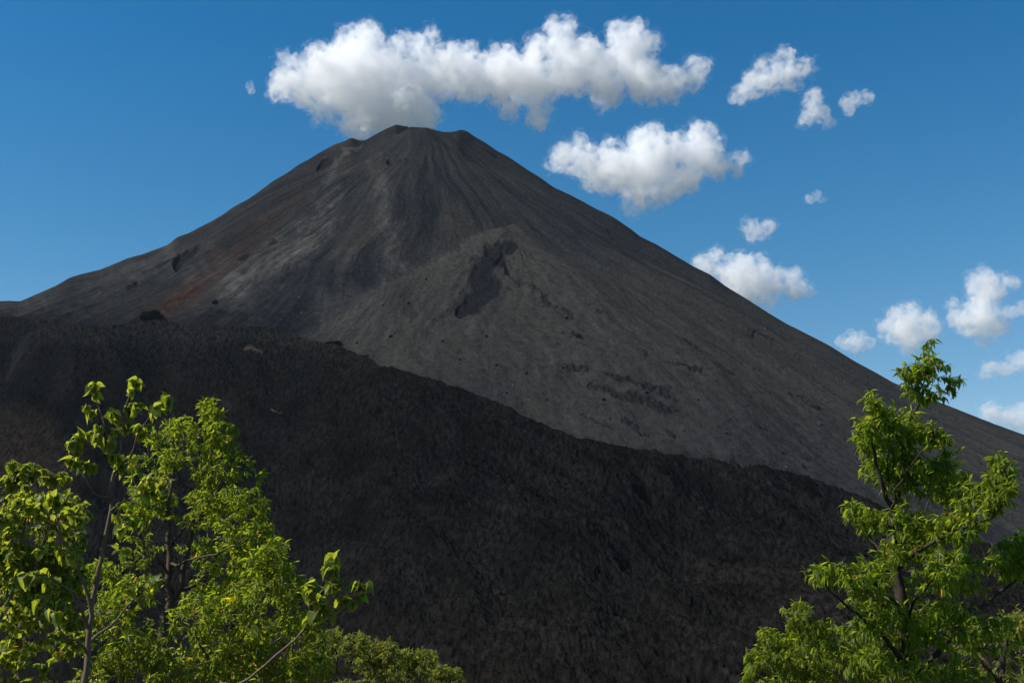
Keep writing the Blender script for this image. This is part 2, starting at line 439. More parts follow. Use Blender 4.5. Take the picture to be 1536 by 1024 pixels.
# base surface along each bearing: fairly straight climb with a gentler toe
def lava_base(t):
    return z0 + (zb[None, :] + 1.0 - z0) * (0.85 * t + 0.15 * t ** 2)
td = np.linspace(0, 1, 500)[:, None]
yd = Y0 + (YB[None, :] - Y0) * td
ed = lava_base(td) / yd
tt = np.empty((NL, NC))
for c in range(NC):
    es = np.maximum.accumulate(ed[:, c]) + np.linspace(0, 0.05, 500)
    tt[:, c] = np.interp(np.linspace(es[0], es[-1], NL), es, td[:, 0])
tt = np.vstack([tt, 1 + np.array([0.004, 0.01, 0.018, 0.03, 0.05])[:, None] * np.ones((1, NC))])
yl = Y0 + (YB[None, :] - Y0) * tt
xl = TC[None, :] * yl
zl = lava_base(np.minimum(tt, 1.0))
over = np.clip(tt - 1, 0, 1)
pxl, pyl = proj(xl, yl, zl)
# flow runs down and to the right across the slope
ca, sa = math.cos(R(33)), math.sin(R(33))
u_ = xl * ca - 0.55 * yl * sa; w_ = xl * sa + 0.55 * yl * ca
near = sstep(450, 120, yl)
big = 8.0 * fbm2(xl / 110, yl / 130, 3, 201) * sstep(0.0, 0.15, tt) * sstep(1.02, 0.75, tt)
ridge = 3.6 * (0.6 - billow(u_ / 70, w_ / 20, 2, 205)) * sstep(1.03, 0.9, tt)
mid = 1.2 * fbm_plain(u_ / 17, w_ / 9, 3, 208)
farther = sstep(500, 900, yl)
blocks = 0.7 * fbm_plain(u_ / 4.4, w_ / 3.2, 3, 211, 0.6) + (0.62 - 0.2 * farther) * billow(u_ / 2.5, w_ / 2.2, 3, 215, 0.62) + 0.8 * sstep(0.2, 0.7, noise2(u_ / 8, w_ / 6, 218))
wl = 7 * fbm2(pxl / 22, pyl / 22, 3, 220); wl2 = 7 * fbm2(pxl / 22, pyl / 22, 3, 224)
brown = sstep(1.15, 0.8, seg_dist(pxl + wl, pyl + wl2, [(-400, 640, 90), (-80, 680, 85), (0, 735, 118), (40, 800, 90)]))
lb = sstep(0.25, 1.0, fbm2(pxl / 60, pyl / 30, 4, 227))
rgh = 1 - 0.82 * brown
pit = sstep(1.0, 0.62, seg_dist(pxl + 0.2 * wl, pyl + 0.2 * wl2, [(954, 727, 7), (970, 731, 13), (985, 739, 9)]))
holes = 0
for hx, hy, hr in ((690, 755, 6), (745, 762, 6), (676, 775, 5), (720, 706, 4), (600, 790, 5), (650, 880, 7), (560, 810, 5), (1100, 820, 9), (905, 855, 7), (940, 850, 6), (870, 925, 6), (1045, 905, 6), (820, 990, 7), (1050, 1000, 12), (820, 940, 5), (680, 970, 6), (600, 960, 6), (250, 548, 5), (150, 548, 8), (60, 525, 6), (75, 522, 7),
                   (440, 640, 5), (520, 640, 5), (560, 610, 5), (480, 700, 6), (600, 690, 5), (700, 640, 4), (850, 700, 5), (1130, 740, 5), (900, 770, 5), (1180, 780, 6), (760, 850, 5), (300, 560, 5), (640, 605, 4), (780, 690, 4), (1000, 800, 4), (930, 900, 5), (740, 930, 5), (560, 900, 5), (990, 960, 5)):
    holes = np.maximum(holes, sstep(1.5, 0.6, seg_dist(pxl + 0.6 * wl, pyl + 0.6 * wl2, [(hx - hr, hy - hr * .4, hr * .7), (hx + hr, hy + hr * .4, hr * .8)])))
edge_h = 0.8 * sstep(0.93, 0.99, tt)
DL = big + ridge * (0.4 + 0.6 * rgh) + (mid + blocks) * rgh * (0.75 + 0.45 * sstep(200, 700, yl)) - 7.0 * pit - 1.6 * holes + edge_h
rubble = sstep(2.2, 0.6, seg_dist(pxl + wl, pyl + wl2, [(60, 500, 9), (150, 503, 8), (230, 492, 10), (300, 500, 8), (400, 505, 8), (450, 512, 7), (500, 522, 6)]))
fe = sstep(0.90, 1.0, tt)
DL = DL * (1 - 0.35 * fe) + 0.5 * fe * fbm2(u_ / 9, w_ / 9, 3, 219)
zl = zl + DL - over * 600
lava_me = grid_mesh('lava_field', xl, yl, zl)
c_l = np.array([0.0084, 0.0084, 0.0086]); c_lb = np.array([0.0150, 0.0124, 0.0103]); c_br = np.array([0.026, 0.0195, 0.0155]); c_lg = np.array([0.0205, 0.0200, 0.0195])
CL = np.broadcast_to(c_l, (*xl.shape, 3))
CL = mix(CL, c_lb, sstep(-0.3, 0.9, fbm2(xl / 60, yl / 80, 4, 231)) * 0.28 + 0.6 * sstep(720, 1000, pyl))
CL = mix(CL, c_l * 0.45, 0.85 * pit + 0.6 * holes)  # shade inside the pit and holes painted into the lava colour
CL = CL * (1 + 0.45 * np.clip(fbm2(u_ / 26, w_ / 9, 3, 233), -1, 1))[..., None]
CL = mix(CL, c_lg, 0.55 * rubble + 0.3 * sstep(600, 470, pyl))
CL = mix(CL, c_br, 0.9 * brown * (0.55 + 0.45 * np.clip(fbm_plain(u_ / 50, w_ / 3, 3, 236) + 0.6, 0, 1)))
sp = sstep(0.92, 1.2, fbm2(pxl / 5, pyl / 3.4, 3, 240)) * (0.25 + 0.75 * rubble)
CL = mix(CL, c_tan * 0.7, 0.55 * sp + 0.5 * sstep(1.5, 0.3, seg_dist(pxl + 0.2 * wl, pyl + 0.2 * wl2, [(368, 524, 2), (392, 526, 1.5)])) + 0.6 * sstep(1.3, 0.3, seg_dist(pxl, pyl, [(407, 616, 1), (421, 622, 1.4)])))
CL = CL * np.clip(1.05 + 0.8 * fbm_plain(u_ / 2.4, w_ / 1.8, 4, 245, 0.7) + 0.35 * rng.standard_normal(xl.shape), 0.2, 4.0)[..., None]
attr_color(lava_me, 'tint', CL.reshape(-1, 3))
M_lava = ground_mat('black_lava', 0.75, 2.6, False, 0.9)
lava = tag(link('lava_field', lava_me, M_lava), kind='structure', label='black rough lava field')

# ------------------------------------------------------------------ ground sheet out to the far side of the mountain
rr_ = np.concatenate([np.linspace(0.01, 95, 120), np.geomspace(100, 2600, 90)])[:, None]
aa_ = np.linspace(0, 2 * math.pi, 361)[None, :]
gx = rr_ * np.sin(aa_); gy = rr_ * np.cos(aa_)
gz = -3.2 - 0.16 * np.clip(gy, 0, 95) * sstep(2, 30, gy) - 4 * sstep(95, 300, rr_) + 0.25 * fbm2(gx / 5, gy / 5, 4, 301) * np.clip(rr_ / 4, 0, 1)
gz = gz - 26 * sstep(100, 260, rr_) * (gy > -1e9) 
gme = grid_mesh('ground', gx, gy, gz)
cg = mix(np.broadcast_to(np.array([0.035, 0.045, 0.014]), (*gx.shape, 3)), np.array([0.06, 0.045, 0.028]), sstep(-0.2, 0.5, fbm2(gx / 3, gy / 3, 4, 305)))
attr_color(gme, 'tint', cg.reshape(-1, 3))
ground = tag(link('ground', gme, ground_mat('soil', 3.0, 0.1)), kind='structure', label='grassy brown soil below the trees')

# ------------------------------------------------------------------ loose rocks and knobs
rock_mat = ground_mat('dark_rock', 0.8, 0.3)
def rock(name, label, cat, px, py, w_px, h_px, on_cone=True, shade=(0.010, 0.010, 0.011), group=None, seed=1, sink=0.25):
    X_, Y_, Z_ = (Xg[:NR1], Yg[:NR1], Zg[:NR1]) if on_cone else (xl[:NL], yl[:NL], zl[:NL])
    a, b = proj(X_, Y_, Z_)
    k = np.argmin((a - px) ** 2 + (b - py) ** 2)
    p = np.array([X_.flat[k], Y_.flat[k], Z_.flat[k]]); m = p[1] / F
    bm = bmesh.new(); bmesh.ops.create_icosphere(bm, subdivisions=3 if w_px > 6 else 2, radius=1.0)
    me = bpy.data.meshes.new(name); bm.to_mesh(me); bm.free()
    co = np.array([v.co[:] for v in me.vertices])
    co = co * (1 + 0.42 * noise3(co * 1.3, seed) + 0.22 * noise3(co * 3.1, seed + 3) + 0.12 * noise3(co * 6, seed + 5))[:, None]
    co[:, 2] *= np.where(co[:, 2] < 0, 0.6, 1.0)
    co = co * np.array([w_px * m / 2, w_px * m / 2, h_px * m * 0.75])
    me.vertices.foreach_set('co', co.astype(np.float32).ravel())
    attr_color(me, 'tint', np.tile(np.array(shade), (len(co), 1)))
    o = link(name, me, rock_mat); o.location = (p[0], p[1], p[2] + h_px * m * (0.3 - sink))
    return tag(o, label, cat, group)
rock('rock_knob', 'black pointed rock knob at the lower end of the red streak', 'rock', 228, 478, 34, 15, True, seed=3)
rock('rock_knob', 'low black rock hump where the lava edge meets the grey bowl', 'rock', 500, 519, 26, 9, True, seed=8)
rock('boulder', 'dark boulder on the pale slope just above the grey bowl', 'rock', 322, 455, 9, 6, True, seed=11)
for k, (px, py, w_) in enumerate(((345, 510, 6), (613, 455, 5), (586, 506, 6), (535, 515, 4), (640, 420, 5), (575, 458, 3.5), (665, 512, 4), (730, 505, 5), (850, 478, 6), (868, 505, 7), (845, 552, 5), (790, 560, 5), (1010, 655, 5), (1175, 680, 5), (1120, 665, 4), (745, 548, 5), (1090, 650, 4), (970, 590, 6), (690, 540, 4), (905, 600, 6), (820, 600, 4), (1205, 700, 5), (760, 590, 4), (1048, 600, 4))):
    rock('boulder', 'small dark boulder lying loose on the ash slope', 'rock', px, py, w_, w_ * 0.7, True, group='dark boulders scattered over the ash slope', seed=20 + k)
for k, (px, py, w_) in enumerate(((448, 447, 4), (404, 500, 4), (453, 470, 3.5), (385, 497, 3), (643, 420, 4), (295, 515, 4), (1180, 700, 3), (740, 600, 3.5), (520, 441, 3.5), (770, 578, 3))):
    rock('stone', 'small pale stone lying on the slope', 'rock', px, py, w_, w_ * 0.7, True, shade=(0.16, 0.12, 0.085), group='pale stones on the slope', seed=60 + k)
# ------------------------------------------------------------------ light
SUN_EL, SUN_AZ = R(42), R(-102)         # azimuth from +Y, clockwise positive: the sun stands to the left
sv = Vector((math.sin(SUN_AZ) * math.cos(SUN_EL), math.cos(SUN_AZ) * math.cos(SUN_EL), math.sin(SUN_EL)))
sd = bpy.data.lights.new('sun', 'SUN'); sd.energy = 5.0; sd.angle = R(0.5); sd.color = (1.0, 0.94, 0.86)
so = bpy.data.objects.new('sun', sd); COL.objects.link(so)
so.rotation_euler = sv.to_track_quat('Z', 'Y').to_euler()
W = bpy.data.worlds.new('World'); SC.world = W; W.use_nodes = True
w = NT('', W.node_tree)
wo = w.n('ShaderNodeOutputWorld'); bg = w.n('ShaderNodeBackground', Strength=0.086)
sk = w.n('ShaderNodeTexSky'); sk.sky_type = 'NISHITA'; sk.sun_disc = False
sk.sun_elevation = SUN_EL; sk.sun_rotation = SUN_AZ
sk.altitude = 800; sk.air_density = 1.0; sk.dust_density = 0.25; sk.ozone_density = 1.0
hs = w.n('ShaderNodeHueSaturation', Saturation=1.25, Value=1.0); w.l(sk.outputs[0], hs.inputs['Color'])
tcw = w.n('ShaderNodeTexCoord'); sz = w.n('ShaderNodeSeparateXYZ'); w.l(tcw.outputs['Generated'], sz.inputs[0])
hue = w.ramp(sz.outputs['Z'], [(0.0, (0.88, 0.90, 0.92)), (0.15, (0.98, 1.03, 1.00)), (0.29, (0.56, 1.00, 1.04)), (0.46, (0.24, 0.93, 1.08))])
w.l(w.mixc(1.0, hs.outputs[0], hue, 'MULTIPLY'), bg.inputs[0]); w.l(bg.outputs[0], wo.inputs[0])
SC.view_settings.view_transform = 'Standard'; SC.view_settings.look = 'None'
SC.view_settings.exposure = 0.42; SC.view_settings.gamma = 1
SC.render.engine = 'CYCLES'
SC.cycles.max_bounces = 24; SC.cycles.volume_bounces = 24; SC.cycles.transparent_max_bounces = 24
SC.cycles.transmission_bounces = 8; SC.cycles.diffuse_bounces = 3
SC.cycles.use_denoising = True
# ------------------------------------------------------------------ clouds
STEP = 0.15
_cm = {}
def cloud_mat(dens, ragged, m_, step):
    key = (round(dens, 5), ragged, round(m_, 4), round(step, 3))
    if key not in _cm:
        m = NT('cloud_vapour')
        out = m.n('ShaderNodeOutputMaterial')
        v = m.n('ShaderNodeVolumePrincipled')
        v.inputs['Color'].default_value = (1, 1, 1, 1)
        v.inputs['Density'].default_value = dens
        v.inputs['Anisotropy'].default_value = 0.1
        if ragged > 0:
            tc = m.n('ShaderNodeTexCoord')
            mp = m.n('ShaderNodeMapping'); mp.inputs['Scale'].default_value = (1 / m_,) * 3; m.l(tc.outputs['Object'], mp.inputs['Vector'])
            n1 = m.n('ShaderNodeTexNoise', Scale=1 / 17.0, Detail=5.0, Roughness=0.62, Distortion=0.6); m.l(mp.outputs[0], n1.inputs['Vector'])
            f = m.math('MULTIPLY', m.math('SUBTRACT', n1.outputs[0], 0.40 if ragged == 1 else 0.50), 3.2, True)
            m.l(m.math('MULTIPLY', f, dens), v.inputs['Density'])
            m.mat.cycles.volume_step_rate = step
        m.l(v.outputs[0], out.inputs['Volume'])
        _cm[key] = m.mat
    return _cm[key]

def fbm3(p, oct, s, gain=0.5):
    a, t = 1.0, 0
    for k in range(oct):
        t = t + a * noise3(p, s + k * 1.7); p = p * 2.05; a *= gain
    return t

def cloud(label, circles, Yc, seed, rough=1.0, vox=3.4, group='white clouds in the blue sky'):
    m = Yc / F
    r_ = random.Random(seed)
    bm = bmesh.new()
    cen = at(sum(c[0] for c in circles) / len(circles), sum(c[1] for c in circles) / len(circles), Yc)
    rm = max(c[2] for c in circles)
    for px, py, r in circles:
        if rm < 14: r *= 1.3
        n = 1 if r < 12 else 3
        for k in range(n):
            f = 0.93 if k == 0 else r_.uniform(0.55, 0.8)
            off = 0 if k == 0 else r_.uniform(0.4, 0.9) * r * (1 if k == 1 else -1)
            a = r_.uniform(0, 6.28); q = 0 if k == 0 else r * (1 - f) * 0.8
            dep = r_.uniform(-0.35, 0.35) * rm
            p = at(px + q * math.cos(a), py + q * math.sin(a), Yc) - cen
            p.y += (off + dep) * m
            bmesh.ops.create_icosphere(bm, subdivisions=2, radius=max(r, 2.5) * f * m * 1.06, matrix=Matrix.Translation(p))
    me = bpy.data.meshes.new('cloud'); bm.to_mesh(me); bm.free()
    root = bpy.data.objects.new('cloud', None); COL.objects.link(root); root.location = cen
    tag(root, label, 'cloud', group)
    def remesh(src, size):
        o = bpy.data.objects.new('tmp', src); COL.objects.link(o)
        md = o.modifiers.new('Remesh', 'REMESH'); md.mode = 'VOXEL'; md.voxel_size = size
        dg = bpy.context.evaluated_depsgraph_get()
        ev = bpy.data.meshes.new_from_object(o.evaluated_get(dg))
        bpy.data.objects.remove(o)
        return ev
    base = remesh(me, vox * m); bpy.data.meshes.remove(me)
    nv = len(base.vertices)
    co = np.empty(nv * 3, np.float32); base.vertices.foreach_get('co', co); co = co.reshape(-1, 3).astype(float)
    no = np.empty(nv * 3, np.float32); base.vertices.foreach_get('normal', no); no = no.reshape(-1, 3).astype(float)
    u = co / m
    wv = np.stack([noise3(u / 30, seed + 5), noise3(u / 30, seed + 6), noise3(u / 30, seed + 7)], 1) * 5 * rough
    u2 = u + wv
    big = 6.5 * fbm3(u2 / 28, 2, seed)
    for part, shift, amp, dens in (('core', -10.0, 1.0, 0.013), ('veil', 4.6, 1.6, 0.030), ('wisps', 10.0, 2.0, 0.010)):
        if part == 'core' and rm < 10: continue
        s_ = seed + (3 if part == 'veil' else 0)
        d = big + amp * (4.2 * (0.5 - np.abs(noise3(u2 / 11, s_ + 20)) * 2) + 3.0 * (0.5 - np.abs(noise3(u2 / 5.5, s_ + 21)) * 2) + 2.0 * noise3(u2 / 3.0, s_ + 22) + 1.2 * noise3(u2 / 1.7, s_ + 23))
        c2 = co + no * ((d * rough + shift * min(1, rm / 16)) * m)[:, None] + wv * m * 0.7
        me2 = base.copy(); me2.vertices.foreach_set('co', c2.astype(np.float32).ravel()); me2.update()
        fin = remesh(me2, vox * 0.8 * m); bpy.data.meshes.remove(me2)
        if len(fin.vertices) == 0: continue
        fin.name = part; fin.materials.clear(); fin.materials.append(cloud_mat(dens * 1.97 / m, ('core', 'veil', 'wisps').index(part), m, STEP))
        fin.polygons.foreach_set('use_smooth', np.ones(len(fin.polygons), bool)); fin.update()
        o = bpy.data.objects.new(part, fin); COL.objects.link(o); o.parent = root
    bpy.data.meshes.remove(base)
    return root

cloud('long puffy white cloud stretched above the volcano summit',
 [(425, 128, 20), (412, 143, 10), (432, 100, 13), (440, 120, 22), (465, 125, 30), (485, 85, 12), (478, 100, 20), (500, 110, 42), (525, 75, 26), (548, 70, 28), (560, 95, 36), (550, 125, 48), (590, 120, 46), (603, 74, 16), (625, 68, 15), (645, 62, 12), (640, 95, 24), (625, 120, 40), (665, 110, 36), (692, 82, 18), (705, 75, 12), (700, 120, 36),
  (600, 155, 36), (565, 172, 30), (542, 196, 14), (498, 165, 16), (510, 150, 26), (455, 150, 14), (735, 95, 22), (750, 125, 32), (765, 85, 14), (790, 118, 36), (803, 80, 22), (832, 46, 14), (848, 42, 12), (845, 72, 32), (806, 165, 20), (808, 190, 10), (765, 158, 16), (820, 130, 28), (862, 110, 36), (880, 88, 32), (905, 118, 32), (925, 55, 18), (948, 50, 18), (945, 72, 34), (975, 66, 14), (965, 112, 36), (1000, 130, 26), (1035, 118, 20), (1058, 96, 9), (1045, 104, 14), (1012, 150, 10), (985, 145, 16), (925, 145, 12), (640, 170, 20), (610, 190, 22), (575, 196, 16), (600, 186, 28), (562, 186, 24), (640, 178, 24), (522, 186, 16), (475, 165, 14), (535, 165, 30)], 4700, 1, 1.0, 2.5)
cloud('broad white cloud floating right of the summit over the right flank',
 [(832, 243, 10), (850, 240, 18), (868, 215, 11), (880, 235, 24), (895, 258, 26), (915, 235, 20), (932, 255, 34), (960, 210, 18), (975, 208, 20), (980, 245, 42), (958, 290, 24), (948, 308, 12), (1005, 275, 26), (1015, 225, 22), (1045, 200, 13), (1060, 208, 12), (1048, 232, 32), (1030, 260, 24), (1078, 250, 16), (1100, 248, 12), (1115, 233, 9), (1110, 260, 6), (985, 300, 12)], 3400, 2, 1.0, 2.4)
cloud('ragged white cloud high on the right, largest of three small ones',
 [(1102, 143, 7), (1112, 138, 9), (1128, 125, 14), (1145, 110, 15), (1140, 132, 11), (1165, 92, 11), (1182, 82, 9), (1180, 108, 18), (1205, 98, 12), (1218, 105, 7), (1195, 125, 9), (1160, 118, 15), (1110, 152, 4)], 5400, 3, 1.1, 2.2)
cloud('small wispy cloud just below the ragged high one', [(1215, 158, 11), (1222, 150, 7), (1208, 176, 9), (1230, 172, 10), (1198, 186, 5), (1244, 180, 6)], 4400, 4, 0.9, 2.0)
cloud('thin small cloud at the end of the high group', [(1272, 150, 8), (1286, 148, 8), (1300, 145, 7), (1275, 162, 5)], 3300, 5, 0.8, 2.0)
cloud('tiny cloud puff alone in the open sky', [(1216, 298, 6), (1224, 295, 6), (1234, 298, 4)], 3900, 6, 0.6, 2.0)
cloud('small puff just above the cloud on the slope', [(1117, 337, 5), (1125, 342, 9), (1138, 348, 11), (1152, 343, 7), (1130, 354, 7)], 3050, 7, 0.8, 2.2)
cloud('white cloud rising behind the right slope of the cone',
 [(1055, 398, 14), (1075, 400, 20), (1100, 410, 26), (1122, 398, 14), (1135, 396, 15), (1130, 420, 32), (1160, 425, 24), (1180, 415, 10), (1192, 413, 9), (1190, 432, 15), (1210, 440, 7), (1150, 445, 18), (1110, 440, 26)], 4100, 8, 0.9, 2.4)
cloud('smallest low cloud, between the right slope and the cloud behind the treetop', [(1270, 512, 8), (1282, 510, 10), (1290, 515, 9), (1304, 516, 7)], 4600, 9, 0.7, 2.2)
cloud('rounded cloud directly behind the right treetop', [(1345, 478, 13), (1360, 488, 26), (1372, 470, 11), (1390, 478, 13), (1385, 495, 18), (1345, 500, 16), (1365, 508, 16), (1330, 490, 8)], 4300, 10, 0.8, 2.3)
cloud('tall tower shaped cloud near the right side of the sky',
 [(1478, 414, 10), (1470, 425, 16), (1485, 428, 16), (1472, 450, 22), (1500, 438, 10), (1512, 425, 8), (1520, 420, 5), (1468, 475, 26), (1490, 485, 20), (1450, 485, 20), (1424, 457, 6), (1435, 475, 12), (1478, 503, 12)], 3700, 11, 0.8, 2.3)
cloud('thin wisp of cloud beside the tall tower cloud', [(1516, 468, 5), (1526, 462, 6), (1540, 460, 7), (1552, 462, 6)], 5500, 12, 0.8, 2.2)
cloud('flat cloud under the tall tower cloud', [(1478, 556, 6), (1490, 553, 9), (1505, 552, 10), (1520, 545, 10), (1535, 543, 13), (1556, 548, 14), (1575, 552, 9)], 4500, 13, 0.7, 2.4)
cloud('lowest cloud, touching the foot of the right slope', [(1476, 620, 7), (1488, 612, 10), (1500, 622, 14), (1522, 618, 12), (1538, 628, 20), (1560, 625, 18), (1580, 632, 12)], 5900, 14, 0.7, 2.6)
cloud('faint scrap of cloud off the left end of the long cloud', [(375, 128, 4), (378, 136, 4)], 3500, 15, 0.5, 1.8)
# ------------------------------------------------------------------ foliage
def leaf_mat(name, lo, hi, glow):
    m = NT(name)
    out = m.n('ShaderNodeOutputMaterial')
    a = m.n('ShaderNodeAttribute', attribute_name='leafvar')
    base = m.ramp(a.outputs['Fac'], [(0.0, lo), (0.55, tuple((x + y) / 2 for x, y in zip(lo, hi))), (0.93, hi), (0.985, (0.30, 0.17, 0.03)), (1.0, (0.38, 0.15, 0.03))])
    tr = m.mixc(1.0, base, glow, 'MULTIPLY')
    d = m.n('ShaderNodeBsdfPrincipled'); m.l(base, d.inputs['Base Color'])
    d.inputs['Roughness'].default_value = 0.45
    d.inputs['Specular IOR Level'].default_value = 0.25
    t = m.n('ShaderNodeBsdfTranslucent'); m.l(tr, t.inputs['Color'])
    ad = m.n('ShaderNodeMixShader'); ad.inputs[0].default_value = 0.56
    m.l(d.outputs[0], ad.inputs[1]); m.l(t.outputs[0], ad.inputs[2])
    m.l(ad.outputs[0], out.inputs[0])
    return m.mat
def bark_mat(name, c1, c2):
    m = NT(name)
    out = m.n('ShaderNodeOutputMaterial'); d = m.n('ShaderNodeBsdfPrincipled'); m.l(d.outputs[0], out.inputs[0])
    tc = m.n('ShaderNodeTexCoord'); mp = m.n('ShaderNodeMapping'); mp.inputs['Scale'].default_value = (9, 9, 2.2); m.l(tc.outputs['Object'], mp.inputs['Vector'])
    n = m.n('ShaderNodeTexNoise', Scale=3.0, Detail=6.0, Roughness=0.7); m.l(mp.outputs[0], n.inputs['Vector'])
    m.l(m.ramp(n.outputs[0], [(0.3, c1), (0.7, c2)]), d.inputs['Base Color'])
    d.inputs['Roughness'].default_value = 0.85; d.inputs['Specular IOR Level'].default_value = 0.2
    b = m.n('ShaderNodeBump', Strength=0.7, Distance=0.02); m.l(n.outputs[0], b.inputs['Height']); m.l(b.outputs[0], d.inputs['Normal'])
    return m.mat

def leaf_shape(kind):
    """verts (along x, width y, droop z), faces"""
    if kind == 'lance':
        xs = [0.0, 0.22, 0.5, 0.78, 1.0]; wd = [0.0, 0.125, 0.155, 0.09, 0.0]
    elif kind == 'oval':
        xs = [0.0, 0.2, 0.5, 0.8, 1.0]; wd = [0.0, 0.19, 0.24, 0.14, 0.0]
    else:
        xs = [0.0, 0.12, 0.32, 0.58, 0.8, 1.0]; wd = [0.06, 0.40, 0.46, 0.33, 0.17, 0.0]
    V, Fc = [], []
    n = len(xs)
    for i, (x, wv) in enumerate(zip(xs, wd)):
        z = -0.28 * x * x
        V.append((x, 0, z))
        back = -0.1 if (kind == 'broad' and i == 1) else 0
        V.append((x + back, wv, z + 0.35 * wv)); V.append((x + back, -wv, z + 0.35 * wv))
    for i in range(n - 1):
        a, b = 3 * i, 3 * i + 3
        Fc.append((a, b, b + 1, a + 1)); Fc.append((a, a + 2, b + 2, b))
    return np.array(V), np.array(Fc)

def build_leaves(pos, dr, up, size, kind, name, mat, parent, var):
    V, Fc = leaf_shape(kind)
    n = len(pos)
    d = dr / np.maximum(np.linalg.norm(dr, axis=1), 1e-6)[:, None]
    s = np.cross(up, d); s /= np.maximum(np.linalg.norm(s, axis=1), 1e-6)[:, None]
    u = np.cross(d, s)
    curl = rng.uniform(0.2, 2.4, n)
    L = V[None, :, 0, None] * d[:, None, :] + V[None, :, 1, None] * s[:, None, :] * rng.uniform(0.8, 1.2, n)[:, None, None] + (V[None, :, 2] * curl[:, None])[:, :, None] * u[:, None, :]
    P_ = pos[:, None, :] + L * size[:, None, None]
    nv = V.shape[0]
    ff = (Fc[None] + (np.arange(n) * nv)[:, None, None]).reshape(-1)
    me = mesh_np(name, P_.reshape(-1, 3), ff, np.full(n * len(Fc), 4), True)
    attr_float(me, 'leafvar', np.repeat(var, nv))
    return link(name, me, mat, parent)

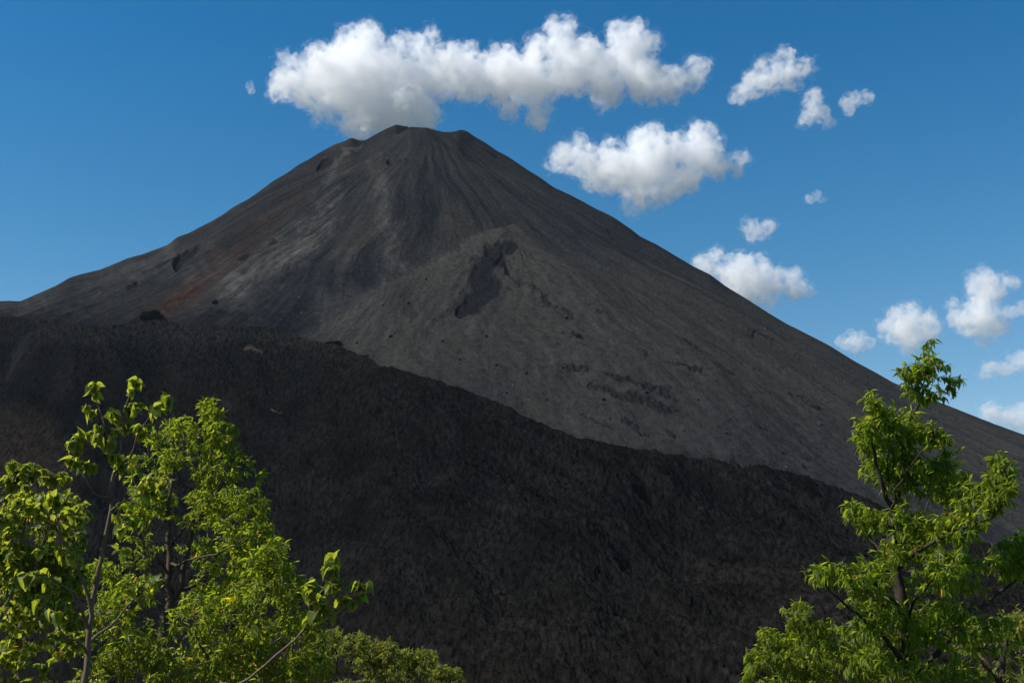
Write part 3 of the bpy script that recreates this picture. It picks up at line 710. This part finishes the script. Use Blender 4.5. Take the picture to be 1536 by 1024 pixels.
class Tree:
    def __init__(s, seed, Y):
        s.r = np.random.default_rng(seed); s.Y = Y
        s.pos = []; s.par = []; s.rad = []; s.tips = []; s.twigs = []
    def add(s, p, par, rad=0.0):
        s.pos.append(np.array(p, float)); s.par.append(par); s.rad.append(rad); return len(s.pos) - 1
    def limb(s, pts, r0, r1, root=False, wob=0.012):
        """pts: (px, py[, depth offset in m]); grows from the nearest node unless root"""
        P3 = [np.array(at(p[0], p[1], s.Y + (p[2] if len(p) > 2 else 0))) for p in pts]
        if root: last = s.add(P3[0], -1, r0)
        else:
            A = np.array(s.pos); k = int(np.argmin(((A - P3[0]) ** 2).sum(1))); last = k
            r0 = min(r0, s.rad[k] * 0.95)
        n = len(P3)
        # Catmull-Rom through the points
        Q = [2 * P3[0] - P3[1]] + P3 + [2 * P3[-1] - P3[-2]]
        tot = sum(np.linalg.norm(P3[i + 1] - P3[i]) for i in range(n - 1)); run = 0
        for i in range(n - 1):
            a, b, c, d = Q[i], Q[i + 1], Q[i + 2], Q[i + 3]
            ln = np.linalg.norm(c - b); k = max(2, int(ln / 0.12))
            for j in range(1, k + 1):
                t = j / k
                p = 0.5 * (2 * b + (c - a) * t + (2 * a - 5 * b + 4 * c - d) * t * t + (-a + 3 * b - 3 * c + d) * t ** 3)
                f = (run + ln * t) / tot
                p = p + s.r.normal(size=3) * wob * (1 if not (i == n - 2 and j == k) else 0)
                last = s.add(p, last, r0 + (r1 - r0) * f)
            run += ln
        s.tips.append(last)
        return last
    def crown(s, blobs, more=1.0):
        """blobs: (px, py, rx_px, ry_px, depth offset m, depth radius m, count); twigs grow from the wood to points in them"""
        pts = []
        for (px, py, rx, ry, dz, rz, n) in blobs:
            n = int(n * more)
            m = (s.Y + dz) / F; c = np.array(at(px, py, s.Y + dz))
            v = s.r.normal(size=(n, 3)); v /= np.linalg.norm(v, axis=1)[:, None]
            v *= (s.r.random(n) ** 0.42)[:, None]
            q = c + v * np.array([rx * m, rz, ry * m])
            if n > 12: q = q[noise3(q * (26.0 / s.Y), 7.7) > -0.20]
            pts.append(q)
        pts = np.concatenate(pts)
        A = np.array(s.pos)
        d0 = np.array([np.sqrt(((A - p) ** 2).sum(1)).min() for p in pts])
        for i in np.argsort(d0):
            p = pts[i]; A = np.array(s.pos)
            dv = p - A; dist = np.linalg.norm(dv, axis=1)
            cost = dist + 0.6 * np.clip(-dv[:, 2], 0, None)
            k = int(np.argmin(cost)); L = dist[k]
            if L < 0.03: continue
            # start on its way along the parent's direction, then bend to the target
            pk = s.par[k]
            pd = (s.pos[k] - s.pos[pk]) if pk >= 0 else np.array([0, 0, 1.0])
            pd = pd / max(np.linalg.norm(pd), 1e-6)
            c1 = s.pos[k] + (pd * 0.3 + np.array([0, 0, 0.12])) * L + s.r.normal(size=3) * 0.06 * L
            seg = max(3, int(L / 0.09)); last = k; path = [k]
            for j in range(1, seg + 1):
                t = j / seg
                q = (1 - t) ** 2 * s.pos[k] + 2 * t * (1 - t) * c1 + t * t * p + s.r.normal(size=3) * 0.006
                last = s.add(q, last, 0.0); path.append(last)
            s.twigs.append(path)
    def finish(s, tip=0.0028, power=2.4, scale=1.0):
        n = len(s.pos); s.P = np.array(s.pos); par = np.array(s.par)
        acc = np.zeros(n); ch = np.zeros(n, int)
        for i in range(n):
            if par[i] >= 0: ch[par[i]] += 1
        for i in range(n - 1, -1, -1):
            if ch[i] == 0: acc[i] += tip ** power
            if par[i] >= 0: acc[par[i]] += acc[i]
        s.R = np.maximum(np.array(s.rad), np.minimum(acc ** (1 / power) * scale, 0.03))
        for i in range(n):
            if par[i] >= 0: s.R[i] = min(s.R[i], s.R[par[i]])
        s.parr = par
    def wood(s, mat, parent, name='trunk'):
        n = len(s.P); K = 6
        par = s.parr
        kids = [[] for _ in range(n)]
        for i in range(n):
            if par[i] >= 0: kids[par[i]].append(i)
        done = np.zeros(n, bool); V = []; Fc = []; base = 0
        chains = []
        stack = [i for i in range(n) if par[i] < 0]
        start = [(-1, r) for r in stack]
        while start:
            pp, i = start.pop()
            c = [pp, i] if pp >= 0 else [i]
            while kids[i]:
                o = sorted(kids[i], key=lambda k: -s.R[k])
                for k in o[1:]: start.append((i, k))
                i = o[0]; c.append(i)
            if len(c) > 1: chains.append(c)
        ang = np.linspace(0, 2 * np.pi, K, endpoint=False)
        for c in chains:
            P_ = s.P[c]; Rr = s.R[c].copy()
            if s.parr[c[0]] >= 0 or True:
                if len(c) > 1: Rr[0] = min(Rr[0], Rr[1] * 1.25)
            T = np.gradient(P_, axis=0); T /= np.maximum(np.linalg.norm(T, axis=1), 1e-9)[:, None]
            ref = np.array([0.3, 1.0, 0.1]); 
            A_ = np.cross(T, ref); A_ /= np.maximum(np.linalg.norm(A_, axis=1), 1e-9)[:, None]
            B_ = np.cross(T, A_)
            ring = P_[:, None, :] + Rr[:, None, None] * (np.cos(ang)[None, :, None] * A_[:, None, :] + np.sin(ang)[None, :, None] * B_[:, None, :])
            V.append(ring.reshape(-1, 3))
            m = len(c); i0 = base + np.arange(m - 1)[:, None] * K + np.arange(K)[None, :]
            i1 = base + np.arange(m - 1)[:, None] * K + (np.arange(K)[None, :] + 1) % K
            Fc.append(np.stack([i0, i1, i1 + K, i0 + K], -1).reshape(-1)); base += m * K
        V = np.concatenate(V); Fc = np.concatenate(Fc)
        me = mesh_np(name, V, Fc, np.full(len(Fc) // 4, 4))
        return link(name, me, mat, parent)
    def leaves(s, kind, size, step, mat, parent, start=0.25, droop=0.5, tuft=3, name='crown', yellow=0.006, hang=0.0):
        pos, dr = [], []
        P_ = s.P; r = s.r
        for path in s.twigs + [[t] for t in s.tips]:
            pts = P_[path]
            if len(path) > 1:
                seg = np.linalg.norm(np.diff(pts, axis=0), axis=1); cum = np.concatenate([[0], np.cumsum(seg)]); L = cum[-1]
                s0 = max(start * L, L - 0.75)
                n = max(2, int((L - s0) / step))
                tt_ = s0 + (L - s0) * (np.arange(n) + r.random(n) * 0.6) / n
                for a in tt_:
                    q = np.array([np.interp(a, cum, pts[:, k]) for k in range(3)])
                    k = min(np.searchsorted(cum, a), len(pts) - 1)
                    td = pts[k] - pts[k - 1] if k > 0 else pts[1] - pts[0]
                    td = td / max(np.linalg.norm(td), 1e-6)
                    sd_ = r.normal(size=3); sd_ -= td * sd_.dot(td); sd_ /= max(np.linalg.norm(sd_), 1e-6)
                    d = td * 0.55 + sd_ * 0.85 + np.array([0, 0, -droop * r.uniform(0.3, 1.5)])
                    pos.append(q + sd_ * 0.006); dr.append(d)
            e = pts[-1]
            td = (pts[-1] - pts[-2]) if len(path) > 1 else np.array([0, 0, 0.1])
            td = td / max(np.linalg.norm(td), 1e-6)
            for k in range(tuft):
                d = td * 0.7 + r.normal(size=3) * 0.65 + np.array([0, 0, -droop * r.uniform(0.2, 1.3)])
                pos.append(e); dr.append(d)
        pos = np.array(pos); dr = np.array(dr)
        n = len(pos)
        if hang:
            pos = pos + np.array([0, 0, -1.0]) * (r.random(n) * hang)[:, None] + r.normal(size=(n, 3)) * hang * 0.3
        up = np.array([0, 0, 1.0]) + r.normal(size=(n, 3)) * 0.45
        var = np.clip(r.normal(0.45, 0.2, n), 0, 0.92); var[r.random(n) < yellow] = 0.99
        sz = size * np.clip(r.normal(1.0, 0.32, n), 0.35, 1.7)
        s.count = n
        return build_leaves(pos, dr, up, sz, kind, name, mat, parent, var)

M_leaf_r = leaf_mat('ash_leaf', (0.062, 0.096, 0.011), (0.132, 0.172, 0.020), (4.0, 3.7, 1.0, 1))
M_leaf_b = leaf_mat('broad_leaf', (0.088, 0.116, 0.018), (0.165, 0.192, 0.036), (3.6, 3.3, 1.2, 1))
M_leaf_s = leaf_mat('small_leaf', (0.066, 0.095, 0.012), (0.146, 0.180, 0.022), (3.9, 3.6, 1.0, 1))
M_leaf_o = leaf_mat('olive_leaf', (0.105, 0.125, 0.026), (0.175, 0.195, 0.042), (2.6, 2.4, 1.1, 1))
M_bark_d = bark_mat('dark_bark', (0.018, 0.014, 0.011), (0.06, 0.045, 0.034))
M_bark_m = bark_mat('brown_bark', (0.035, 0.026, 0.018), (0.11, 0.08, 0.055))
M_bark_l = bark_mat('grey_bark', (0.075, 0.052, 0.034), (0.20, 0.145, 0.095))

def make(name, label, cat, T, leaf, bark, base, group=None, tipw=0.0028, **kw):
    root = bpy.data.objects.new(name, None); COL.objects.link(root)
    root.location = base; tag(root, label, cat, group)
    T.finish(tip=tipw)
    T.P = T.P - np.array(base)
    T.wood(bark, root, 'trunk'); o = T.leaves(mat=leaf, parent=root, **kw)
    print(name, 'twigs', len(T.twigs), 'leaves', T.count)
    return root

def foot(px, Y):
    """where the trunk under this picture column meets the ground"""
    p = at(px, 1024, Y); z = -3.2 - 0.16 * min(Y, 95) * float(sstep(2, 30, Y)) - 0.15
    return (p.x, Y, z)

def down(T, px, Y, r):
    """trunk from the ground up to the bottom of the view"""
    f = foot(px, Y); 
    last = T.add(np.array(f), -1, r * 1.5)
    e = np.array(at(px, 1024, Y)); f = np.array(f)
    for k in range(1, 13):
        t = k / 12
        last = T.add(f + (e - f) * t + T.r.normal(size=3) * 0.012 * (k < 12), last, r * (1.5 - 0.5 * t))
    return f

# --- the tall tree on the right
T = Tree(11, 14.0); f = down(T, 1365, 14.0, 0.085)
T.limb([(1365, 1024), (1358, 980), (1355, 931), (1343, 852), (1336, 777)], 0.085, 0.055)
T.limb([(1336, 777), (1350, 714, .1), (1363, 645, .15), (1381, 600, .1), (1393, 570), (1402, 535)], 0.045, 0.008)
T.limb([(1337, 765), (1318, 714, -.2), (1308, 660, -.3), (1304, 618, -.3), (1303, 595, -.3)], 0.03, 0.006)
T.limb([(1343, 852), (1312, 815, .3), (1286, 783, .5), (1272, 760, .6)], 0.022, 0.005)
T.limb([(1358, 1000), (1328, 958, -.4), (1286, 921, -.7), (1259, 900, -.9), (1225, 865, -1.0)], 0.035, 0.006)
T.limb([(1366, 1020), (1381, 1012, .1), (1413, 969, .3), (1445, 921, .5), (1477, 905, .6), (1503, 884, .6), (1530, 862, .6), (1560, 830, .6)], 0.05, 0.012)
T.limb([(1343, 850), (1387, 820, -.4), (1440, 793, -.7), (1482, 777, -.8), (1510, 745, -.8)], 0.028, 0.006)
T.limb([(1346, 860), (1375, 800, .5), (1400, 740, .7), (1430, 710, .8)], 0.022, 0.005)
T.limb([(1336, 777), (1345, 735, -.3), (1372, 690, -.5), (1392, 665, -.5)], 0.018, 0.005)
T.limb([(1355, 931), (1380, 890, -.6), (1420, 850, -.9)], 0.025, 0.006)
T.limb([(1356, 940), (1340, 900, -.5), (1290, 860, -.8), (1245, 845, -.9)], 0.025, 0.006)
T.crown([(1400, 522, 14, 16, 0, .12, 16), (1392, 556, 30, 24, 0, .28, 44), (1362, 566, 24, 20, 0, .2, 26), (1428, 575, 16, 14, 0, .16, 16), (1392, 590, 36, 14, 0, .25, 26),
         (1305, 600, 18, 18, -.3, .2, 20), (1298, 645, 18, 30, -.3, .25, 38), (1325, 625, 26, 34, -.1, .3, 44), (1360, 650, 26, 50, .1, .35, 60), (1393, 650, 17, 22, .1, .25, 22),
         (1320, 700, 26, 40, 0, .4, 60), (1365, 715, 34, 40, 0, .45, 70), (1400, 720, 24, 30, .2, .4, 40), (1282, 765, 18, 16, .5, .25, 22), (1305, 780, 24, 22, .4, .3, 34), (1350, 780, 34, 34, 0, .5, 60),
         (1425, 730, 26, 30, .6, .4, 44), (1460, 745, 34, 44, -.5, .5, 80), (1492, 735, 24, 40, -.8, .4, 60), (1495, 690, 14, 14, -.8, .2, 14), (1510, 710, 8, 24, -.8, .2, 14), (1440, 790, 40, 26, -.5, .5, 60),
         (1225, 858, 22, 20, -1.0, .35, 34), (1262, 862, 34, 26, -.9, .5, 66), (1305, 868, 34, 30, -.7, .5, 66), (1345, 835, 40, 24, -.2, .6, 40), (1395, 850, 44, 36, -.5, .7, 90), (1440, 860, 38, 36, .2, .7, 76),
         (1515, 838, 24, 32, .6, .5, 56), (1540, 820, 24, 30, .6, .5, 40), (1300, 925, 46, 34, -.5, .7, 70), (1370, 930, 60, 40, 0, .8, 110), (1430, 940, 50, 44, .3, .8, 100), (1480, 950, 40, 30, .4, .6, 56),
         (1330, 995, 70, 30, -.2, .8, 90), (1430, 1010, 70, 36, .2, .8, 110), (1380, 1060, 120, 40, 0, 1.0, 100), (1412, 655, 10, 16, 0, .2, 14), (1418, 690, 14, 20, .2, .3, 24), (1345, 670, 60, 50, 0, .4, 60), (1380, 800, 60, 40, 0, .6, 60)], 1.3)
make('tree', 'tall slender tree at the right with a narrow leafy top against the sky', 'tree', T, M_leaf_r, M_bark_d, tuple(f), tipw=0.0024, kind='lance', size=0.082, step=0.018, start=0.05, droop=0.9, tuft=6)

# --- bushes behind and beside it
T = Tree(12, 20.0); f = down(T, 1215, 20.0, 0.06)
T.limb([(1215, 1024), (1205, 980), (1198, 940), (1195, 915)], 0.05, 0.01)
T.limb([(1213, 1020), (1180, 985, -.3), (1145, 960, -.4)], 0.03, 0.008)
T.limb([(1214, 1022), (1250, 985, .3), (1280, 960, .4), (1300, 945, .4)], 0.03, 0.008)
T.crown([(1198, 925, 24, 26, 0, .5, 66), (1225, 938, 24, 24, .1, .5, 56), (1160, 962, 34, 24, -.2, .6, 76), (1132, 985, 20, 20, -.3, .4, 34), (1200, 975, 50, 34, 0, .9, 130), (1255, 960, 36, 30, .2, .7, 80), (1290, 975, 34, 34, .2, .7, 70), (1160, 1010, 44, 26, 0, .8, 90), (1230, 1015, 60, 30, 0, .9, 120), (1310, 1010, 40, 34, 0, .8, 70), (1220, 1070, 110, 34, 0, 1.2, 120)])
make('shrub', 'rounded bright green bush at the left foot of the tall right tree', 'bush', T, M_leaf_s, M_bark_d, tuple(f), tipw=0.0024, kind='lance', size=0.095, step=0.026, start=0.05, droop=0.7, tuft=6)
T = Tree(13, 19.0); f = down(T, 1500, 19.0, 0.06)
T.limb([(1500, 1024), (1505, 985), (1512, 950), (1520, 925)], 0.05, 0.01)
T.limb([(1500, 1022), (1470, 990, -.3), (1450, 960, -.4)], 0.03, 0.008)
T.crown([(1515, 945, 36, 26, 0, .6, 90), (1480, 960, 34, 30, 0, .6, 80), (1540, 940, 30, 36, 0, .6, 60), (1450, 985, 30, 34, -.3, .6, 56), (1500, 1000, 60, 34, 0, .9, 120), (1560, 1000, 40, 50, 0, .8, 80), (1500, 1060, 90, 34, 0, 1.0, 110)])
make('shrub', 'dull olive bush at the lower right corner behind the tall tree', 'bush', T, M_leaf_o, M_bark_d, tuple(f), tipw=0.0024, kind='lance', size=0.09, step=0.03, start=0.05, droop=0.5, tuft=6)

# --- the young broad-leaved tree on the left
T = Tree(21, 12.0); f = down(T, 126, 12.0, 0.036)
T.limb([(126, 1024), (132, 992), (133, 966), (135, 922), (137, 909), (144, 883), (148, 855), (153, 828), (163, 786), (168, 729), (174, 701)], 0.036, 0.017)
T.limb([(174, 701), (180, 672), (187, 649), (186, 628), (190, 605), (196, 588)], 0.016, 0.006, wob=.005)
T.limb([(172, 703), (165, 677), (158, 644), (150, 616), (143, 592)], 0.014, 0.005, wob=.005)
T.limb([(176, 696), (194, 687, -.1), (206, 653, -.2), (225, 625, -.2), (246, 602, -.2)], 0.013, 0.004, wob=.005)
T.limb([(172, 762), (199, 746, -.2), (225, 731, -.3), (250, 722, -.3)], 0.013, 0.005)
T.limb([(135, 915), (128, 875, -.1), (116, 843, -.2), (95, 805, -.3), (87, 776, -.3), (80, 745, -.3)], 0.02, 0.007)
T.limb([(133, 940), (125, 913, -.2), (109, 890, -.3), (90, 873, -.4), (71, 866, -.5), (52, 858, -.5)], 0.018, 0.006)
T.limb([(132, 975), (116, 961, -.3), (97, 956, -.4), (87, 937, -.5), (76, 918, -.6), (60, 900, -.6)], 0.016, 0.006)
T.limb([(134, 962), (165, 942, .3), (203, 895, .5), (225, 880, .6)], 0.018, 0.006)
T.limb([(95, 805), (57, 776, -.4), (12, 765, -.5)], 0.012, 0.005)
T.limb([(165, 745), (140, 740, -.2), (125, 712, -.2), (112, 690, -.2), (108, 665, -.2)], 0.011, 0.004, wob=.005)
T.crown([(140, 577, 9, 6, 0, .08, 3), (198, 573, 9, 6, 0, .08, 3), (136, 612, 8, 6, 0, .1, 2), (196, 606, 16, 9, 0, .12, 6), (168, 622, 12, 8, 0, .12, 4), (183, 640, 14, 8, 0, .12, 4), (151, 640, 8, 6, 0, .1, 3), (232, 617, 12, 10, -.2, .12, 4), (250, 598, 8, 5, -.2, .08, 2), (210, 640, 12, 10, -.1, .15, 4),
         (130, 655, 14, 6, -.2, .12, 4), (108, 664, 6, 5, -.2, .08, 2), (160, 660, 16, 8, 0, .15, 5), (112, 690, 9, 14, -.2, .12, 6), (135, 700, 14, 6, -.1, .12, 3), (180, 690, 14, 10, -.1, .15, 4),
         (80, 745, 30, 14, -.3, .3, 10), (100, 775, 26, 20, -.3, .3, 9), (40, 765, 30, 14, -.4, .3, 8), (90, 830, 30, 20, -.3, .3, 8), (55, 870, 30, 16, -.5, .3, 7), (70, 915, 26, 18, -.6, .3, 6), (225, 725, 30, 14, -.3, .25, 9), (210, 880, 26, 18, .5, .3, 7), (185, 800, 18, 26, 0, .3, 4)])
make('sapling', 'spindly young tree with pale trunk and drooping broad leaves at its bare tips', 'tree', T, M_leaf_b, M_bark_l, tuple(f), tipw=0.004, kind='broad', size=0.080, step=0.055, start=0.45, droop=1.3, tuft=6)

# --- the low broad-leaved shrub at the left edge
T = Tree(22, 13.0); f = down(T, 30, 13.0, 0.05)
T.limb([(30, 1024), (28, 940), (35, 860), (34, 790), (36, 735), (36, 700)], 0.045, 0.006)
T.limb([(30, 900), (60, 830, -.2), (75, 770, -.3), (80, 715, -.3)], 0.02, 0.005)
T.limb([(30, 950), (0, 880, .2), (-20, 800, .2), (-15, 740, .2)], 0.02, 0.005)
T.limb([(30, 960), (70, 900, .4), (105, 850, .5), (120, 800, .5)], 0.02, 0.005)
T.crown([(35, 708, 26, 14, 0, .3, 20), (8, 725, 24, 16, 0, .3, 20), (80, 715, 20, 12, -.2, .3, 12), (60, 750, 36, 24, 0, .5, 40), (15, 775, 36, 30, 0, .5, 44), (105, 765, 24, 20, .3, .4, 18), (80, 810, 40, 30, .1, .5, 40), (20, 840, 44, 34, 0, .6, 50), (95, 870, 36, 34, .4, .5, 34), (30, 910, 44, 40, 0, .6, 50), (95, 940, 40, 40, .4, .5, 34), (30, 990, 60, 36, 0, .7, 60), (-20, 800, 40, 60, 0, .6, 50), (30, 1070, 90, 40, 0, .8, 60), (60, 860, 60, 60, 0, .6, 60)], 1.7)
make('shrub', 'leafy broad-leaved shrub at the left edge, lower than the spindly tree', 'bush', T, M_leaf_b, M_bark_l, tuple(f), tipw=0.003, kind='broad', size=0.060, step=0.022, start=0.1, droop=1.0, tuft=7, yellow=0.012)

# --- the dense twin-trunked tree behind it
T = Tree(23, 18.0); f = down(T, 240, 18.0, 0.11)
T.limb([(240, 1024), (243, 970), (248, 928), (255, 904)], 0.10, 0.085)
T.limb([(255, 904), (254, 887), (253, 859), (255, 827), (253, 794), (253, 773), (256, 735), (262, 700)], 0.065, 0.02)
T.limb([(256, 903), (262, 895), (270, 876), (277, 841), (282, 817), (288, 801), (300, 765), (312, 720), (318, 680), (316, 640)], 0.06, 0.008)
T.limb([(253, 855), (240, 842, -.3), (230, 831, -.5), (207, 815, -.8), (190, 795, -1.0)], 0.022, 0.006)
T.limb([(273, 887), (294, 876, .3), (305, 862, .5), (320, 841, .7), (345, 815, .9)], 0.03, 0.008)
T.limb([(259, 850), (280, 842, -.6), (301, 835, -.9), (324, 829, -1.1), (355, 815, -1.2), (378, 790, -1.2)], 0.024, 0.006)
T.limb([(255, 820), (268, 800, -.5), (280, 785, -.7), (300, 740, -.8)], 0.02, 0.006)
T.limb([(300, 765), (325, 735, .2), (350, 710, .3), (375, 700, .4)], 0.02, 0.006)
T.limb([(255, 780), (235, 750, .3), (225, 700, .4), (222, 665, .4)], 0.018, 0.005)
T.limb([(312, 720), (330, 690, -.4), (340, 655, -.5)], 0.014, 0.005)
T.crown([(312, 612, 20, 18, 0, .3, 36), (330, 625, 12, 14, 0, .2, 14), (322, 650, 30, 24, 0, .5, 66), (350, 648, 10, 10, 0, .2, 10), (345, 680, 24, 22, 0, .5, 50), (270, 640, 26, 18, .3, .5, 44), (235, 655, 20, 14, .4, .4, 26), (285, 675, 40, 30, 0, .8, 100), (240, 690, 34, 26, .3, .7, 70), (330, 715, 40, 26, .2, .8, 100), (378, 715, 24, 16, .4, .5, 44), (372, 690, 8, 6, .4, .2, 4),
         (365, 750, 34, 26, -.4, .8, 90), (390, 765, 14, 20, -.3, .4, 26), (300, 765, 44, 30, -.3, .9, 100), (235, 745, 34, 34, .2, .8, 80), (200, 760, 26, 40, -.6, .7, 64), (360, 800, 40, 30, -.8, .9, 110), (400, 800, 14, 14, -.6, .4, 24), (310, 825, 40, 26, .8, .8, 70), (215, 830, 34, 34, -.6, .8, 80), (195, 700, 16, 24, .2, .4, 24), (380, 850, 40, 30, 0, .9, 90), (320, 880, 44, 34, .9, .9, 90), (190, 890, 44, 34, .3, .8, 80)], 1.05)
make('tree', 'dense small-leaved tree with dark twin trunks behind the spindly tree', 'tree', T, M_leaf_s, M_bark_m, tuple(f), tipw=0.0024, kind='lance', size=0.074, step=0.018, start=0.04, droop=0.55, tuft=7)

# --- thicket tree below it, to the right
T = Tree(24, 16.0); f = down(T, 330, 16.0, 0.07)
T.limb([(330, 1024), (345, 985), (370, 940), (395, 900), (410, 860)], 0.05, 0.01)
T.limb([(330, 1022), (310, 980, -.3), (290, 945, -.4), (280, 920, -.4)], 0.03, 0.008)
T.limb([(335, 1010), (372, 990, .3), (410, 965, .4), (445, 930, .5), (460, 900, .5)], 0.03, 0.006)
T.limb([(350, 975), (345, 930, .4), (350, 890, .5)], 0.02, 0.006)
T.crown([(415, 818, 18, 18, 0, .4, 34), (395, 845, 26, 24, 0, .6, 60), (428, 850, 12, 18, 0, .4, 24), (440, 880, 22, 24, 0, .5, 44), (468, 890, 12, 14, .3, .3, 16), (400, 890, 40, 34, 0, .8, 100), (350, 905, 40, 34, .2, .8, 90), (300, 925, 44, 34, -.3, .8, 90), (440, 930, 36, 30, .3, .7, 80), (470, 965, 20, 34, .4, .5, 50), (390, 950, 50, 34, 0, .9, 110), (330, 980, 50, 34, -.2, .8, 90), (450, 1005, 44, 30, .2, .8, 90), (380, 1020, 70, 34, 0, 1.0, 120), (260, 990, 50, 40, -.2, .8, 80), (360, 1080, 130, 36, 0, 1.2, 120)])
make('tree', 'bushy low tree below the twin-trunked tree, reaching over the lava', 'tree', T, M_leaf_s, M_bark_l, tuple(f), tipw=0.0026, kind='lance', size=0.080, step=0.021, start=0.05, droop=0.6, tuft=7, yellow=0.012)

# --- leaning sapling whose long branch reaches out to the right
T = Tree(25, 14.5); f = down(T, 335, 14.5, 0.05)
T.limb([(335, 1024), (350, 1028), (372, 1018), (398, 997), (443, 958), (466, 932), (478, 905), (492, 875), (499, 850), (503, 838)], 0.02, 0.004, wob=.006)
T.limb([(458, 945), (475, 940), (486, 934), (502, 924), (521, 911), (536, 895), (540, 880)], 0.014, 0.004, wob=.005)
T.limb([(478, 905), (474, 885), (470, 872)], 0.008, 0.004, wob=.004)
T.crown([(501, 836, 7, 5, 0, .08, 3), (498, 854, 10, 7, 0, .1, 5), (540, 876, 8, 6, 0, .08, 3), (525, 897, 18, 8, 0, .12, 7), (498, 880, 14, 10, 0, .15, 7), (475, 888, 16, 12, 0, .15, 8), (485, 905, 16, 14, 0, .15, 8), (470, 925, 14, 12, 0, .15, 5)])
make('sapling', 'leaning sapling with one long bare branch and big leaves over the dark lava', 'tree', T, M_leaf_b, M_bark_l, tuple(f), tipw=0.004, kind='broad', size=0.105, step=0.05, start=0.4, droop=1.1, tuft=5)

# --- undergrowth between the left trunks
T = Tree(26, 15.0); f = down(T, 180, 15.0, 0.05)
T.limb([(180, 1024), (178, 985), (172, 950), (170, 910)], 0.04, 0.008)
T.limb([(180, 1020), (215, 990, .2), (240, 960, .3)], 0.025, 0.006)
T.limb([(180, 1020), (140, 990, -.2), (110, 975, -.3)], 0.025, 0.006)
T.crown([(170, 920, 36, 30, 0, .6, 80), (215, 955, 40, 30, 0, .6, 80), (120, 965, 36, 30, 0, .6, 70), (170, 985, 50, 34, 0, .8, 110), (240, 1005, 40, 30, 0, .7, 80), (110, 1020, 40, 30, 0, .7, 70), (175, 1060, 100, 36, 0, .9, 110), (150, 860, 30, 30, .4, .6, 44)])
make('shrub', 'tangled small-leaved undergrowth between the trunks of the left trees', 'bush', T, M_leaf_s, M_bark_l, tuple(f), tipw=0.0026, kind='lance', size=0.072, step=0.021, start=0.05, droop=0.5, tuft=7, yellow=0.015)

# --- far bushes on the edge of the lava
def far_bush(px, py, rx, ry, Y, seed, label, n):
    T = Tree(seed, Y); m = Y / F
    c = at(px, py + ry * 0.9, Y)
    zg = -3.2 - 0.16 * min(Y, 95)
    fp = np.array((c.x, Y, zg - 0.1))
    last = T.add(fp, -1, 0.12)
    top = np.array(at(px, py + ry * 0.4, Y))
    for k in range(1, 9): last = T.add(fp + (top - fp) * k / 8 + T.r.normal(size=3) * 0.03, last, 0.12 * (1 - 0.08 * k))
    h = (top[2] - fp[2]) / m
    bl = [(px, py + ry * 0.35, rx, ry * 0.9, 0, rx * m, n)]
    for k in range(5):
        a = T.r.uniform(-1, 1)
        bl.append((px + a * rx * 0.7, py - ry * 0.25 * (1 - a * a) + T.r.uniform(-.1, .3) * ry, rx * 0.34, ry * 0.4, T.r.uniform(-.5, .2) * rx * m, rx * m * .4, n // 6))
    T.crown(bl)
    make('shrub', label, 'bush', T, M_leaf_o, M_bark_d, tuple(fp), 'olive bushes at the edge of the lava', tipw=0.006, kind='lance', size=0.15, step=0.04, start=0.0, droop=0.3, tuft=8)
far_bush(505, 964, 48, 38, 52, 41, 'olive bush nearest the leaning sapling, highest of its row', 300)
far_bush(562, 980, 48, 40, 56, 42, 'olive bush second from the leaning sapling', 300)
far_bush(614, 991, 44, 32, 60, 43, 'olive bush in the middle of the row below the lava', 240)
far_bush(664, 1009, 36, 24, 64, 44, 'olive bush at the low right end of the row', 160)
far_bush(530, 1040, 60, 34, 46, 45, 'olive bush in front of the row at the lower edge', 240)
far_bush(465, 1000, 40, 50, 50, 46, 'olive bush half hidden behind the low bushy tree', 200)

# ------------------------------------------------------------------ thin air haze
def haze_box():
    bm = bmesh.new()
    bmesh.ops.create_cube(bm, size=1.0, matrix=Matrix.Translation((0, 0, (680 - 90) / 2)) @ Matrix.Diagonal((5400, 5400, 770, 1)))
    me = bpy.data.meshes.new('haze'); bm.to_mesh(me); bm.free()
    m = NT('haze_air'); out = m.n('ShaderNodeOutputMaterial'); v = m.n('ShaderNodeVolumePrincipled')
    v.inputs['Color'].default_value = (0.72, 0.87, 1.0, 1); v.inputs['Density'].default_value = 0.000015
    m.l(v.outputs[0], out.inputs['Volume'])
    return tag(link('haze', me, m.mat), kind='stuff', label='thin blue haze in the air')
haze_box()
